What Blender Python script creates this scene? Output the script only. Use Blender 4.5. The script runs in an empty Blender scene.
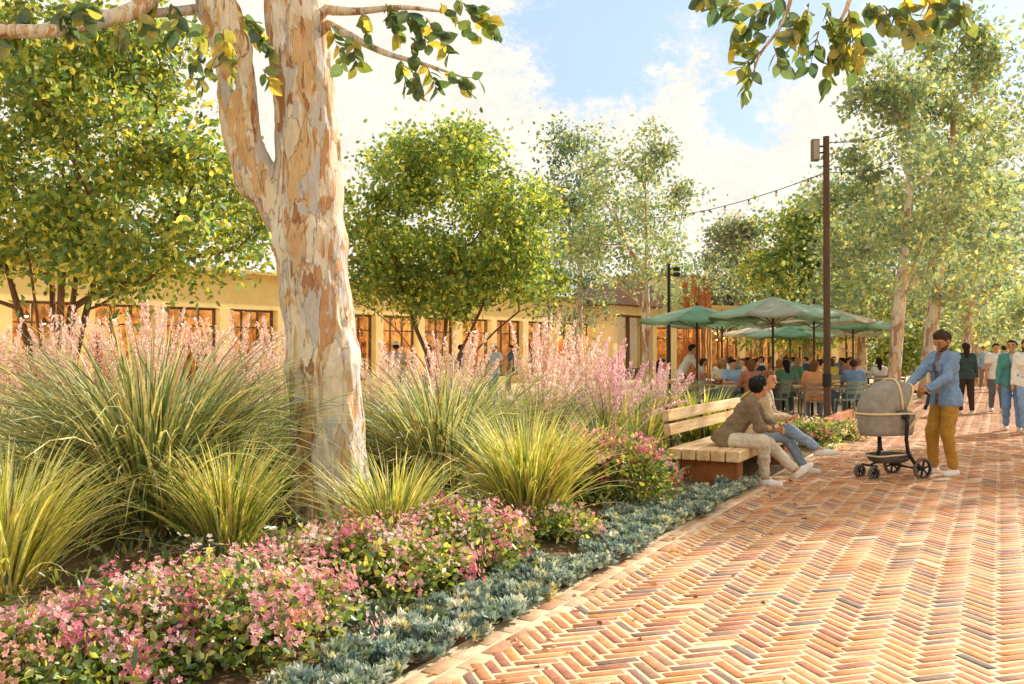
import bpy, math, random
import numpy as np
from mathutils import Vector, Matrix
PI = math.pi
R = math.radians
rng = np.random.default_rng(7)
random.seed(7)
SC = bpy.context.scene
COL = SC.collection

# ---------------------------------------------------------------- frames
F = 900.0                      # focal length in pixels of a 1024 wide picture
DS = np.array([0.4766, 0.8791]); DN = np.array([-0.8791, 0.4766])   # along the path / to its left
def st(s, t, z=0.0):
    p = DS*s + DN*t
    return Vector((p[0], p[1], z))
def at(px, Y, z=0.0):          # a place Y metres ahead of the photographer
    return Vector(((px-512)/F*Y, Y, z))
def zat(py, Y):
    return 1.5 + (352-py)/F*Y
PATH_ANG = math.atan2(DS[1], DS[0])

def lin(c):
    return tuple(((v/255)/12.92 if v/255 <= 0.04045 else (((v/255)+0.055)/1.055)**2.4) for v in c)

# ---------------------------------------------------------------- materials
MATS = {}
def nodes_of(name):
    m = bpy.data.materials.new(name); m.use_nodes = True
    nt = m.node_tree; nt.nodes.clear()
    out = nt.nodes.new('ShaderNodeOutputMaterial')
    return m, nt, out
def N(nt, typ, **kw):
    n = nt.nodes.new(typ)
    for k, v in kw.items():
        if k in n.inputs: n.inputs[k].default_value = v
        else: setattr(n, k, v)
    return n
def ramp(nt, stops, interp='LINEAR'):
    r = nt.nodes.new('ShaderNodeValToRGB'); r.color_ramp.interpolation = interp
    e = r.color_ramp.elements
    while len(e) < len(stops): e.new(0.5)
    for i, (p, c) in enumerate(stops):
        e[i].position = p; e[i].color = (*c, 1) if len(c) == 3 else c
    return r
def mat(name, col, col2=None, rough=0.75, scale=6.0, detail=5.0, bump=0.0, bscale=40.0, metallic=0.0, stretch=(1,1,1), contrast=0.25):
    """plain procedural surface: two tones mottled by noise, optional bump"""
    if name in MATS: return MATS[name]
    m, nt, out = nodes_of(name); L = nt.links
    col = lin(col)
    col2 = lin(col2) if col2 else tuple(v*0.72 for v in col)
    tc = N(nt, 'ShaderNodeTexCoord'); mp = N(nt, 'ShaderNodeMapping'); mp.inputs['Scale'].default_value = stretch
    L.new(tc.outputs['Object'], mp.inputs['Vector'])
    nz = N(nt, 'ShaderNodeTexNoise', Scale=scale, Detail=detail, Roughness=0.62)
    L.new(mp.outputs[0], nz.inputs['Vector'])
    r = ramp(nt, [(0.5-contrast, col2), (0.5+contrast, col)])
    L.new(nz.outputs['Fac'], r.inputs[0])
    b = N(nt, 'ShaderNodeBsdfPrincipled', Roughness=rough, Metallic=metallic)
    b.inputs['Specular IOR Level'].default_value = 0.25
    L.new(r.outputs[0], b.inputs['Base Color'])
    if bump:
        n2 = N(nt, 'ShaderNodeTexNoise', Scale=bscale, Detail=4.0)
        L.new(mp.outputs[0], n2.inputs['Vector'])
        bp = N(nt, 'ShaderNodeBump', Strength=bump, Distance=0.02)
        L.new(n2.outputs['Fac'], bp.inputs['Height']); L.new(bp.outputs[0], b.inputs['Normal'])
    L.new(b.outputs[0], out.inputs[0]); MATS[name] = m
    return m
def leafmat(name, transl=0.45, gloss=0.06, tint=(1.0, 0.95, 0.45), boost=1.6, rough=0.5):
    """foliage: colour of each leaf from the mesh, light passes through it"""
    if name in MATS: return MATS[name]
    m, nt, out = nodes_of(name); L = nt.links
    a = N(nt, 'ShaderNodeAttribute', attribute_name='Col')
    nz = N(nt, 'ShaderNodeTexNoise', Scale=30.0, Detail=3.0)
    tc = N(nt, 'ShaderNodeTexCoord'); L.new(tc.outputs['Object'], nz.inputs['Vector'])
    rr = ramp(nt, [(0.3, (0.78,)*3), (0.7, (1.15,)*3)]); L.new(nz.outputs['Fac'], rr.inputs[0])
    mx0 = N(nt, 'ShaderNodeMixRGB', blend_type='MULTIPLY', Fac=1.0)
    L.new(a.outputs['Color'], mx0.inputs[1]); L.new(rr.outputs[0], mx0.inputs[2])
    d = N(nt, 'ShaderNodeBsdfDiffuse'); t = N(nt, 'ShaderNodeBsdfTranslucent'); g = N(nt, 'ShaderNodeBsdfGlossy', Roughness=rough)
    L.new(mx0.outputs[0], d.inputs[0])
    mx = N(nt, 'ShaderNodeMixRGB', blend_type='MULTIPLY', Fac=1.0); mx.inputs[2].default_value = (tint[0]*boost, tint[1]*boost, tint[2]*boost, 1)
    L.new(mx0.outputs[0], mx.inputs[1]); L.new(mx.outputs[0], t.inputs[0])
    s1 = N(nt, 'ShaderNodeMixShader', Fac=transl); L.new(d.outputs[0], s1.inputs[1]); L.new(t.outputs[0], s1.inputs[2])
    s2 = N(nt, 'ShaderNodeMixShader', Fac=gloss); L.new(s1.outputs[0], s2.inputs[1]); L.new(g.outputs[0], s2.inputs[2])
    L.new(s2.outputs[0], out.inputs[0]); MATS[name] = m
    return m

# ---------------------------------------------------------------- objects
def link(o, parent=None):
    COL.objects.link(o)
    if parent is not None: o.parent = parent
    return o
def thing(name, label, cat, loc=(0,0,0), rz=0.0, group=None):
    o = bpy.data.objects.new(name, None); link(o)
    o.location = loc; o.rotation_euler = (0, 0, rz); o.empty_display_size = 0.2
    tag(o, label, cat, group); return o
def tag(o, label, cat, group=None):
    o['label'] = label; o['category'] = cat
    if group: o['group'] = group
    return o
def struct(o, kind='structure'):
    o['kind'] = kind; return o
def mesh_np(name, V, faces, material, parent=None, col=None, smooth=False):
    """V (n,3); faces: list of int arrays (m,k)"""
    me = bpy.data.meshes.new(name)
    V = np.asarray(V, dtype=np.float32)
    faces = [np.asarray(f, dtype=np.int32) for f in faces if len(f)]
    me.vertices.add(len(V)); me.vertices.foreach_set('co', V.ravel())
    loops = np.concatenate([f.ravel() for f in faces])
    tot = np.concatenate([np.full(len(f), f.shape[1], dtype=np.int32) for f in faces])
    start = np.concatenate([[0], np.cumsum(tot)[:-1]]).astype(np.int32)
    me.loops.add(len(loops)); me.loops.foreach_set('vertex_index', loops)
    me.polygons.add(len(tot)); me.polygons.foreach_set('loop_start', start); me.polygons.foreach_set('loop_total', tot)
    if smooth: me.polygons.foreach_set('use_smooth', np.ones(len(tot), dtype=bool))
    me.update(calc_edges=True)
    if col is not None:
        ca = me.color_attributes.new('Col', 'FLOAT_COLOR', 'POINT')
        c4 = np.ones((len(V), 4), dtype=np.float32); c4[:, :3] = col
        ca.data.foreach_set('color', c4.ravel())
    if material: me.materials.append(material)
    o = bpy.data.objects.new(name, me)
    return link(o, parent)

class MB:
    """collects simple solids into one mesh"""
    def __init__(s): s.v = []; s.f = []
    def add(s, V, Fc):
        n = len(s.v); s.v += [tuple(p) for p in V]; s.f += [tuple(i+n for i in f) for f in Fc]; return s
    def box(s, c, size, rot=None):
        hx, hy, hz = size[0]/2, size[1]/2, size[2]/2
        P = [Vector((x*hx, y*hy, z*hz)) for x, y, z in ((-1,-1,-1),(1,-1,-1),(1,1,-1),(-1,1,-1),(-1,-1,1),(1,-1,1),(1,1,1),(-1,1,1))]
        if rot is not None: P = [rot @ p for p in P]
        c = Vector(c)
        return s.add([p+c for p in P], [(0,3,2,1),(4,5,6,7),(0,1,5,4),(1,2,6,5),(2,3,7,6),(3,0,4,7)])
    def tube(s, pts, rad, n=8, cap=True):
        pts = [Vector(p) for p in pts]
        if not hasattr(rad, '__len__'): rad = [rad]*len(pts)
        V = []; Fc = []
        ref = None
        for i, p in enumerate(pts):
            d = (pts[min(i+1, len(pts)-1)] - pts[max(i-1, 0)])
            d = d.normalized() if d.length > 1e-9 else Vector((0,0,1))
            if ref is None:
                a = Vector((0,0,1)) if abs(d.z) < 0.9 else Vector((1,0,0))
                ref = d.cross(a).normalized()
            else:
                ref = (ref - d*ref.dot(d)); ref = ref.normalized() if ref.length > 1e-6 else d.orthogonal().normalized()
            b = d.cross(ref)
            for k in range(n):
                an = 2*PI*k/n; V.append(p + (ref*math.cos(an) + b*math.sin(an))*rad[i])
        for i in range(len(pts)-1):
            for k in range(n):
                k2 = (k+1) % n; Fc.append((i*n+k, i*n+k2, (i+1)*n+k2, (i+1)*n+k))
        if cap:
            Fc.append(tuple(range(n-1, -1, -1))); Fc.append(tuple((len(pts)-1)*n+k for k in range(n)))
        return s.add(V, Fc)
    def lathe(s, prof, c=(0,0,0), n=24, axis='z'):
        V = []; Fc = []
        for r, z in prof:
            for k in range(n):
                a = 2*PI*k/n
                p = (r*math.cos(a), r*math.sin(a), z)
                if axis == 'y': p = (p[0], p[2], p[1])
                if axis == 'x': p = (p[2], p[0], p[1])
                V.append((p[0]+c[0], p[1]+c[1], p[2]+c[2]))
        for i in range(len(prof)-1):
            for k in range(n):
                k2 = (k+1) % n; Fc.append((i*n+k, i*n+k2, (i+1)*n+k2, (i+1)*n+k))
        Fc.append(tuple(range(n-1, -1, -1))); Fc.append(tuple((len(prof)-1)*n+k for k in range(n)))
        return s.add(V, Fc)
    def build(s, name, material, parent=None, bevel=0.0, smooth=False):
        me = bpy.data.meshes.new(name); me.from_pydata(s.v, [], s.f)
        if smooth: me.polygons.foreach_set('use_smooth', [True]*len(me.polygons))
        me.materials.append(material); me.update()
        o = bpy.data.objects.new(name, me); link(o, parent)
        if bevel:
            b = o.modifiers.new('Bevel', 'BEVEL'); b.width = bevel; b.segments = 2; b.limit_method = 'ANGLE'
        return o
def copy_tree(o, parent=None):
    c = o.copy(); link(c)
    if parent is not None: c.parent = parent
    for ch in list(o.children): copy_tree(ch, c)
    return c

# ---------------------------------------------------------------- leaves
def palette(cols, n, r=rng, jitter=0.12, w=None):
    P = np.array([lin(c) for c in cols]); w = None if w is None else np.array(w)/np.sum(w)
    i = r.choice(len(P), n, p=w)
    return np.clip(P[i]*(1+r.normal(0, jitter, (n, 1))), 0.002, 1)
def unit(a): return a/np.maximum(np.linalg.norm(a, axis=-1, keepdims=True), 1e-9)
def leaf_mesh(P, D, size, aspect, cols, r=rng, fold=0.25, droop=0.0):
    """P points, D stem directions (n,3), size (n,) -> ovate leaves folded on the midrib"""
    n = len(P); D = unit(D)
    A = unit(r.normal(size=(n, 3))); S = unit(np.cross(D, A)); U = np.cross(S, D)
    w = size*aspect*0.5
    sz = size[:, None]; w = w[:, None]
    up = U*fold*w
    b = P; tip = P + D*sz - U*sz*droop
    l1 = P + D*sz*0.3 - S*w*0.9 + up; l2 = P + D*sz*0.68 - S*w*0.75 + up - U*sz*droop*0.5
    r1 = P + D*sz*0.3 + S*w*0.9 + up; r2 = P + D*sz*0.68 + S*w*0.75 + up - U*sz*droop*0.5
    V = np.stack([b, r1, r2, tip, l2, l1], 1).reshape(-1, 3)
    i = np.arange(n)[:, None]*6
    Fq = np.concatenate([i+np.array([0,1,2,3]), i+np.array([0,3,4,5])])
    return V, Fq, np.repeat(cols, 6, 0)

def big_leaf_mesh(P, D, size, aspect, cols, r=rng, fold=0.2, droop=0.12):
    """broad pointed leaves with a rounded outline, for boughs close to the viewer"""
    n = len(P); D = unit(D); A = unit(r.normal(size=(n, 3))); S = unit(np.cross(D, A)); U = np.cross(S, D); sz = size[:, None]; w = sz*aspect*0.5
    prof = [(0.0, 0.0), (0.07, .38), (.2, .80), (.38, 1.0), (.56, .92), (.74, .64), (.88, .32), (1.0, 0.0)]; K = len(prof)
    rows = []
    for u, q in prof:
        c = P+D*sz*u-U*sz*droop*u*u
        rows += [c-S*w*q+U*w*q*fold, c, c+S*w*q+U*w*q*fold]
    V = np.stack(rows, 1).reshape(-1, 3); i = np.arange(n)[:, None]*(K*3); Fq = []
    for k in range(K-1):
        for j in (0, 1): Fq.append(i+np.array([k*3+j, k*3+j+1, k*3+3+j+1, k*3+3+j]))
    return V, np.concatenate(Fq), np.repeat(cols, K*3, 0)

# ---------------------------------------------------------------- woody skeletons
def noise3(p, k=1.0):
    x, y, z = p[..., 0]*k, p[..., 1]*k, p[..., 2]*k
    return (np.sin(x*1.7+1.3*np.sin(y*1.3+0.7))+np.sin(y*2.1+1.1*np.sin(z*1.9+2.1))+np.sin(z*1.6+1.2*np.sin(x*2.3+4.0)))/3
def skeleton(stems, targets, r, base_r, tip_r=0.009, bend=0.12, pw=2.2):
    """stems: list of polylines from the ground; targets joined one by one to the nearest wood"""
    pos = []; par = []; plen = []
    for line in stems:
        prev = -1
        if pos and line[0] is None: prev = line[1]; line = line[2:]
        for q in line:
            q = np.array(q, float); pos.append(q); par.append(prev)
            plen.append(0 if prev < 0 else plen[prev]+np.linalg.norm(q-pos[prev])); prev = len(pos)-1
    order = np.argsort([np.linalg.norm(t-pos[0]) for t in targets])
    for oi in order:
        t = targets[oi]; Pn = np.array(pos)
        d = np.linalg.norm(Pn-t, axis=1) + 0.35*np.array(plen) + 2.0*np.maximum(0, Pn[:, 2]-t[2]+0.15)
        d[Pn[:, 2] < 0.5] += 50
        j = int(np.argmin(d)); a = Pn[j]; L = np.linalg.norm(t-a)
        m = max(1, int(L/0.45)); prev = j
        sag = r.normal(0, bend, 3)*L*0.5
        for k in range(1, m+1):
            u = k/m
            q = a+(t-a)*u + sag*math.sin(PI*u) + np.array([0, 0, -0.10*L*math.sin(PI*u)]) + (r.normal(0, 0.02, 3) if k < m else 0)
            pos.append(q); par.append(prev); plen.append(plen[prev]+np.linalg.norm(q-pos[prev])); prev = len(pos)-1
    n = len(pos); rad = np.zeros(n); kids = [[] for _ in range(n)]
    for i in range(n):
        if par[i] >= 0: kids[par[i]].append(i)
    for i in range(n-1, -1, -1):
        if not kids[i]: rad[i] = tip_r
        else: rad[i] = max(sum(rad[k]**pw for k in kids[i])**(1/pw), tip_r)*1.0005
    f = math.log(base_r/tip_r)/max(math.log(rad[0]/tip_r), 1e-6)
    rad = tip_r*(rad/tip_r)**f
    return pos, par, kids, rad
def wood_tubes(pos, par, kids, rad, thresh=0.0, hi=1e9):
    mb = MB(); n = len(pos); starts = [i for i in range(n) if par[i] < 0]
    stack = [(i, None) for i in starts]
    while stack:
        i, pre = stack.pop(); chain = []; rr = []
        if pre is not None: chain.append(pos[pre]); rr.append(min(rad[pre], rad[i]*1.15))
        j = i
        while True:
            chain.append(pos[j]); rr.append(rad[j])
            ks = sorted(kids[j], key=lambda k: -rad[k])
            if not ks: break
            for k in ks[1:]: stack.append((k, j))
            j = ks[0]
        if max(rr) >= thresh and len(chain) > 1:
            rr[-1] *= 0.5
            mb.tube(chain, rr, n=5 if max(rr) < 0.03 else (7 if max(rr) < 0.09 else 12), cap=False)
    return mb

def crown_points(n, ells, r, shell=0.55):
    """clump centres in a union of ellipsoids ((cx,cy,cz),(rx,ry,rz),weight)"""
    out = []; w = np.array([e[2] for e in ells], float); w /= w.sum()
    for i in r.choice(len(ells), n, p=w):
        c, rad, _ = ells[i]
        d = unit(r.normal(size=3)); u = r.random()**(1/3.0)
        u = shell+(1-shell)*u if r.random() < 0.75 else u*0.8
        out.append(np.array(c)+d*u*np.array(rad))
    return np.array(out)

TREE_GROUP = None
def tree(name, label, loc, stems, ells, nclump, nleaf, leaf, cols, w, bark, base_r, clump=0.32, seed=1, aspect=0.62, limb_bark=None,
         flat=0.8, lm=None, hang=0.3, limbs=True, group=None, mtarget=None, big=None):
    r = np.random.default_rng(seed)
    T = thing(name, label, 'tree', loc, 0, group)
    C = crown_points(nclump, ells, r)
    tg = C if mtarget is None else C[:mtarget]
    sk = skeleton(stems, list(tg), r, base_r)
    o = wood_tubes(*sk).build('trunk', bark, T, smooth=True)
    k = r.integers(0, len(C), nleaf)
    cs = clump*(0.6+0.8*r.random(len(C)))
    P = C[k] + r.normal(size=(nleaf, 3))*cs[k][:, None]*np.array([1, 1, flat])
    D = unit(r.normal(size=(nleaf, 3)) + (P-C[k])*1.0 + np.array([0, 0, -hang]))
    cl = palette(cols, nleaf, r, 0.14, w)
    cl *= (1+0.16*r.normal(size=len(C)))[k][:, None].clip(0.6, 1.5)
    sz = leaf*(0.65+0.7*r.random(nleaf))
    V, Fq, cc = leaf_mesh(P, D, sz, aspect, cl, r)
    mesh_np('crown', V, [Fq], lm or leafmat('tree_leaf', .46, .03, (1.0, .95, .52), 1.75), T, cc)
    return T

# ---------------------------------------------------------------- signed distance figures
def surface_nets(f, origin, h):
    s = f < 0
    nx, ny, nz = f.shape
    c = np.zeros((nx-1, ny-1, nz-1), dtype=np.uint8)
    for dx in (0, 1):
        for dy in (0, 1):
            for dz in (0, 1):
                c += s[dx:nx-1+dx, dy:ny-1+dy, dz:nz-1+dz]
    act = (c > 0) & (c < 8); idx = np.argwhere(act)
    if not len(idx): return np.zeros((0, 3)), np.zeros((0, 4), int)
    ids = np.full(act.shape, -1, dtype=np.int64); ids[act] = np.arange(len(idx))
    acc = np.zeros((len(idx), 3)); cnt = np.zeros(len(idx))
    corners = [(a, b, d) for a in (0, 1) for b in (0, 1) for d in (0, 1)]
    for a in corners:
        for ax in range(3):
            if a[ax]: continue
            b = list(a); b[ax] = 1
            fa = f[idx[:, 0]+a[0], idx[:, 1]+a[1], idx[:, 2]+a[2]]; fb = f[idx[:, 0]+b[0], idx[:, 1]+b[1], idx[:, 2]+b[2]]
            m = (fa < 0) != (fb < 0)
            t = np.where(m, fa/np.where(m, fa-fb, 1), 0)
            p = np.repeat(np.array([a], float), len(idx), 0); p[:, ax] = t
            acc[m] += p[m]; cnt[m] += 1
    V = (idx+acc/cnt[:, None])*h+np.array(origin)
    Q = []
    for ax in range(3):
        sl0 = [slice(None)]*3; sl1 = [slice(None)]*3; sl0[ax] = slice(0, -1); sl1[ax] = slice(1, None)
        a0 = s[tuple(sl0)]; a1 = s[tuple(sl1)]
        e = np.argwhere(a0 != a1)
        o1, o2 = [x for x in range(3) if x != ax]
        ok = (e[:, o1] > 0) & (e[:, o2] > 0) & (e[:, o1] < f.shape[o1]-1) & (e[:, o2] < f.shape[o2]-1)
        e = e[ok]
        def g(d1, d2):
            q = e.copy(); q[:, o1] += d1; q[:, o2] += d2; return ids[q[:, 0], q[:, 1], q[:, 2]]
        q = np.stack([g(-1, -1), g(0, -1), g(0, 0), g(-1, 0)], 1)
        inside = s[e[:, 0], e[:, 1], e[:, 2]]
        flip = inside if ax != 1 else ~inside
        q = np.where(flip[:, None], q, q[:, ::-1]); Q.append(q)
    return V, np.concatenate(Q)
def sdf_mesh(name, prims, h, material, parent=None, cuts=(), noise=None, smooth_iter=1, col=None):
    """prims: (a,b,ra,rb,k) tapered capsules, smoothly joined"""
    A = np.array([p[0] for p in prims], float); B = np.array([p[1] for p in prims], float)
    RR = np.array([max(p[2], p[3]) for p in prims])[:, None]
    lo = np.minimum(A, B)-RR; hi = np.maximum(A, B)+RR
    o = lo.min(0)-3*h-0.02; e = hi.max(0)+3*h+0.02
    n = np.ceil((e-o)/h).astype(int)+1
    f = np.full(tuple(n), 0.5, dtype=np.float32)
    xs = [o[i]+np.arange(n[i])*h for i in range(3)]
    for j, (a, b, ra, rb, k) in enumerate(prims):
        pad = k+2*h
        i0 = np.maximum(0, np.floor((lo[j]-pad-o)/h).astype(int)); i1 = np.minimum(n, np.ceil((hi[j]+pad-o)/h).astype(int)+1)
        sl = tuple(slice(i0[i], i1[i]) for i in range(3))
        X = xs[0][sl[0]][:, None, None]; Y = xs[1][sl[1]][None, :, None]; Z = xs[2][sl[2]][None, None, :]
        a = np.array(a, float); b = np.array(b, float); ba = b-a; bb = max(ba@ba, 1e-12)
        t = np.clip(((X-a[0])*ba[0]+(Y-a[1])*ba[1]+(Z-a[2])*ba[2])/bb, 0, 1)
        d = np.sqrt((X-a[0]-ba[0]*t)**2+(Y-a[1]-ba[1]*t)**2+(Z-a[2]-ba[2]*t)**2)-(ra+(rb-ra)*t)
        g = f[sl]; hh = np.maximum(k-np.abs(g-d), 0)/k
        f[sl] = np.minimum(g, d)-hh*hh*k*0.25
    if noise or cuts:
        G = np.stack(np.meshgrid(*xs, indexing='ij'), -1)
        if noise: f = f + noise(G)
        for c in cuts: f = np.maximum(f, c(G))
    f[0] = f[-1] = 0.5; f[:, 0] = f[:, -1] = 0.5; f[:, :, 0] = f[:, :, -1] = 0.5
    V, Q = surface_nets(f, o, h)
    ob = mesh_np(name, V, [Q], material, parent, smooth=True)
    return ob
# ================================================================ people
def v3(*a): return np.array(a, float)
def ik(a, b, l1, l2, pole):
    d = b-a; L = np.linalg.norm(d); L2 = min(L, (l1+l2)*0.999); u = d/max(L, 1e-6)
    if L > L2: b = a+u*L2; L = L2
    x = (l1*l1-l2*l2+L*L)/(2*L); hgt = math.sqrt(max(l1*l1-x*x, 0))
    p = pole-u*(pole@u); p = p/max(np.linalg.norm(p), 1e-6)
    return a+u*x+p*hgt, b
def fbm(G, k, amp, seed=0.0):
    return amp*(noise3(G+seed, k)+0.5*noise3(G+seed*1.7+3.1, k*2.3))
def skinmat(tone): 
    return mat('skin_%d' % tone[0], tone, tuple(int(v*0.86) for v in tone), rough=0.55, scale=14)
def cloth(name, c, c2=None, scale=9): return mat('cloth_'+name, c, c2 or tuple(int(v*0.8) for v in c), rough=0.9, scale=scale, bump=0.25, bscale=60)

def person(label, loc, yaw, h=0.02, S=1.0, pelvis=(0,0,0.95), lean=0.0, side=0.0, twist=0.0, hands=None, feet=None, kneepole=((1,.15,0),(1,-.15,0)),
           elbowpole=((-1,.5,-.4),(-1,-.5,-.4)), look=(0,0), skin=(205,150,110), hair=(45,35,30), hairstyle='short', top=(230,225,215), top_name='shirt',
           sleeve=1.0, bottom=(90,110,140), bottom_name='trousers', shoe=(235,230,222), extra=None, group=None, open_jacket=None, foot_dir=None, foot_pitch=(0,0), short_legs=1.0,
           hat=None, beard=False, fem=False, grip=None, name='person', cat='person', foldamp=1.0):
    """local frame: +x is where the body faces, +y its left side, z up. side index 0 = left, 1 = right"""
    T = thing(name, label, cat, loc, yaw, group)
    pe = v3(*pelvis)*1.0
    f = v3(math.cos(twist*0.5), math.sin(twist*0.5), 0); sp = v3(math.sin(lean), side, math.cos(lean)); sp /= np.linalg.norm(sp)
    lat0 = v3(0, 1, 0); lat1 = v3(-math.sin(twist), math.cos(twist), 0); lat1 -= sp*(lat1@sp); lat1 /= np.linalg.norm(lat1)
    fw1 = np.cross(lat1, sp)
    waist = pe+0.18*S*sp; chest = pe+0.36*S*sp+fw1*0.01; neck = pe+0.53*S*sp; 
    shw = (0.165 if fem else 0.185)*S
    sh = [pe+0.475*S*sp+lat1*shw, pe+0.475*S*sp-lat1*shw]
    hip = [pe+lat0*0.09*S-v3(0,0,0.03), pe-lat0*0.09*S-v3(0,0,0.03)]
    yw, pt = look; hf0 = v3(math.cos(yw)*math.cos(pt), math.sin(yw)*math.cos(pt), math.sin(pt))
    hl = v3(-math.sin(yw), math.cos(yw), 0); hu = np.cross(hf0, hl)
    hc = neck+sp*0.055*S+v3(0, 0, 0.085*S)+hf0*0.02*S
    HS = S*1.08
    def H(x, y, z): return hc+(hf0*x+hl*y+hu*z)*HS
    if hands is None: hands = ((0.05, 0.27, 0.80), (0.05, -0.27, 0.80))
    if feet is None: feet = ((0.03, 0.11, 0), (0.03, -0.11, 0))
    if foot_dir is None: foot_dir = (0.15, -0.15)
    elbow = []; wrist = []; knee = []; ankle = []
    for i in (0, 1):
        e, w = ik(sh[i], v3(*hands[i]), 0.285*S, 0.26*S, v3(*elbowpole[i])); elbow.append(e); wrist.append(w)
        an = v3(*feet[i])+v3(0, 0, 0.085)
        k, an = ik(hip[i], an, 0.435*S, 0.43*S, v3(*kneepole[i])); knee.append(k); ankle.append(an)
    fd = []; fn = []
    for i in (0, 1):
        d = v3(math.cos(foot_dir[i])*math.cos(foot_pitch[i]), math.sin(foot_dir[i])*math.cos(foot_pitch[i]), math.sin(foot_pitch[i])); fd.append(d)
        l = v3(-math.sin(foot_dir[i]), math.cos(foot_dir[i]), 0); fn.append(np.cross(d, l))
    k3 = 0.05*S
    def torso(o):
        return [(pe+lat0*0.075*S, pe-lat0*0.075*S, 0.105*S+o, 0.105*S+o, k3),
                (waist+lat1*0.05*S, waist-lat1*0.05*S, (0.085 if fem else 0.1)*S+o, (0.085 if fem else 0.1)*S+o, 0.08*S),
                (chest+lat1*0.075*S, chest-lat1*0.075*S, 0.105*S+o, 0.105*S+o, 0.08*S),
                (sh[0]-lat1*0.035*S, sh[1]+lat1*0.035*S, 0.054*S+o*.8, 0.054*S+o*.8, 0.06*S)]
    # ---- body, one surface
    P = torso(0)
    P += [(neck-sp*0.03, hc-hu*0.05*S-hf0*0.01, 0.053*S, 0.048*S, 0.03)]
    P += [(H(-.025, 0, .025), H(.015, 0, .03), 0.083*S, 0.080*S, 0.02), (H(.02, 0, -.02), H(.045, 0, -.07), 0.064*S, 0.040*S, 0.03)]
    P += [(H(.088, 0, .0), H(.108, 0, -.03), 0.009*S, 0.014*S, 0.015), (H(.075, .022, .022), H(.075, -.022, .022), 0.017*S, 0.017*S, 0.02),
          (H(.082, .014, -.058), H(.082, -.014, -.058), 0.009*S, 0.009*S, 0.008)]
    for sg in (1, -1): P += [(H(-.005, sg*.078, .008), H(-.012, sg*.086, -.022), 0.017*S, 0.012*S, 0.008)]
    for i in (0, 1):
        P += [(sh[i], elbow[i], 0.052*S, 0.040*S, 0.03), (elbow[i], wrist[i], 0.040*S, 0.026*S, 0.02)]
        P += [(hip[i], knee[i], 0.085*S, 0.056*S, 0.03), (knee[i], ankle[i], 0.054*S, 0.036*S, 0.03), (ankle[i], ankle[i]-fn[i]*0.04+fd[i]*0.10, 0.036, 0.028, 0.02)]
        # hand: palm, four fingers, thumb
        ha = unit(wrist[i]-elbow[i]); sg = 1 if i == 0 else -1
        gd = None if grip is None else grip[i]
        if gd is not None:
            wide = unit(v3(*gd[0])); curl = unit(v3(*gd[1]))
        else:
            wide = unit(v3(1, 0, 0)-ha*ha[0]) if abs(ha[0]) < 0.9 else unit(np.cross(ha, lat0)); curl = unit(np.cross(ha, wide))*(1 if (np.cross(ha, wide) @ (-sg*lat1)) > 0 else -1)
        pc = wrist[i]+ha*0.035*S; kn = wrist[i]+ha*0.085*S
        P += [(wrist[i]-ha*0.01, wrist[i]+ha*0.03*S, 0.024*S, 0.024*S, 0.015)]
        for q in (-1.0, 1.0): P += [(wrist[i]+ha*0.02*S+wide*q*0.012*S, kn+wide*q*0.026*S, 0.015*S, 0.013*S, 0.018)]
        if h < 0.013:
            cb = 1.0 if gd is not None else 0.35
            for q, ln in ((-1.5, .75), (-.5, .95), (.5, 1.0), (1.5, .9)):
                a0 = kn+wide*q*0.018*S; a1 = a0+unit(ha*(1.0-0.55*cb)+curl*cb)*0.036*ln*S; a2 = a1+unit(ha*(0.6-1.0*cb)+curl*(0.6+0.3*cb))*0.034*ln*S
                P += [(a0, a1, 0.0095*S, 0.0088*S, 0.004), (a1, a2, 0.0088*S, 0.0075*S, 0.004)]
            th0 = wrist[i]+ha*0.03*S+wide*0.025*S; th1 = th0+unit(ha*0.6+wide*0.8+curl*0.4)*0.035*S; th2 = th1+unit(ha*0.8+curl*0.6+wide*0.1)*0.028*S
            P += [(th0, th1, 0.013*S, 0.011*S, 0.008), (th1, th2, 0.011*S, 0.009*S, 0.004)]
        else:
            P += [(kn, kn+unit(ha+curl*0.8)*0.05, 0.026*S, 0.018*S, 0.015)]
    body = sdf_mesh('body', P, h, skinmat(skin), T)
    hh = h
    sd = random.random()*9
    fold = lambda G: fbm(G*np.array([1, 1, 1.6]), 17, 0.007*foldamp, sd)+fbm(G*np.array([1, 1, .6]), 43, 0.0035*foldamp, sd+2)
    # ---- clothes
    o = 0.022 if open_jacket else 0.016
    P = torso(o); P.append((neck-sp*0.055, neck-sp*0.015, 0.07*S, 0.055*S+o*0.4, 0.03))
    hem = pe-sp*(0.075 if not fem else 0.05)
    P.append((hem+lat0*0.072*S, hem-lat0*0.072*S, 0.115*S+o, 0.115*S+o, 0.05))
    for i in (0, 1):
        P.append((sh[i], elbow[i], 0.056*S+o*0.6, 0.045*S+o*0.55, 0.03))
        if sleeve > 0.5: P.append((elbow[i], elbow[i]+(wrist[i]-elbow[i])*min(1, sleeve), 0.047*S+o*0.6, 0.035*S+o*0.4, 0.03))
        else: P[-1] = (sh[i], sh[i]+(elbow[i]-sh[i])*(0.75), 0.062*S+o*0.7, 0.058*S+o*0.6, 0.04)
    cuts = []
    if sleeve <= 0.5 or True:
        for i in (0, 1):
            e0 = elbow[i] if sleeve > 0.5 else sh[i]; e1 = wrist[i] if sleeve > 0.5 else elbow[i]
            u = unit(e1-e0); end = e0+(e1-e0)*(0.97*min(1, sleeve) if sleeve > 0.5 else 0.72)
            cuts.append(lambda G, u=u, end=end: np.minimum((G-end)@u, 0.10-np.linalg.norm(G-end, axis=-1)))
    hz = hem-sp*0.05*S
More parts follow.
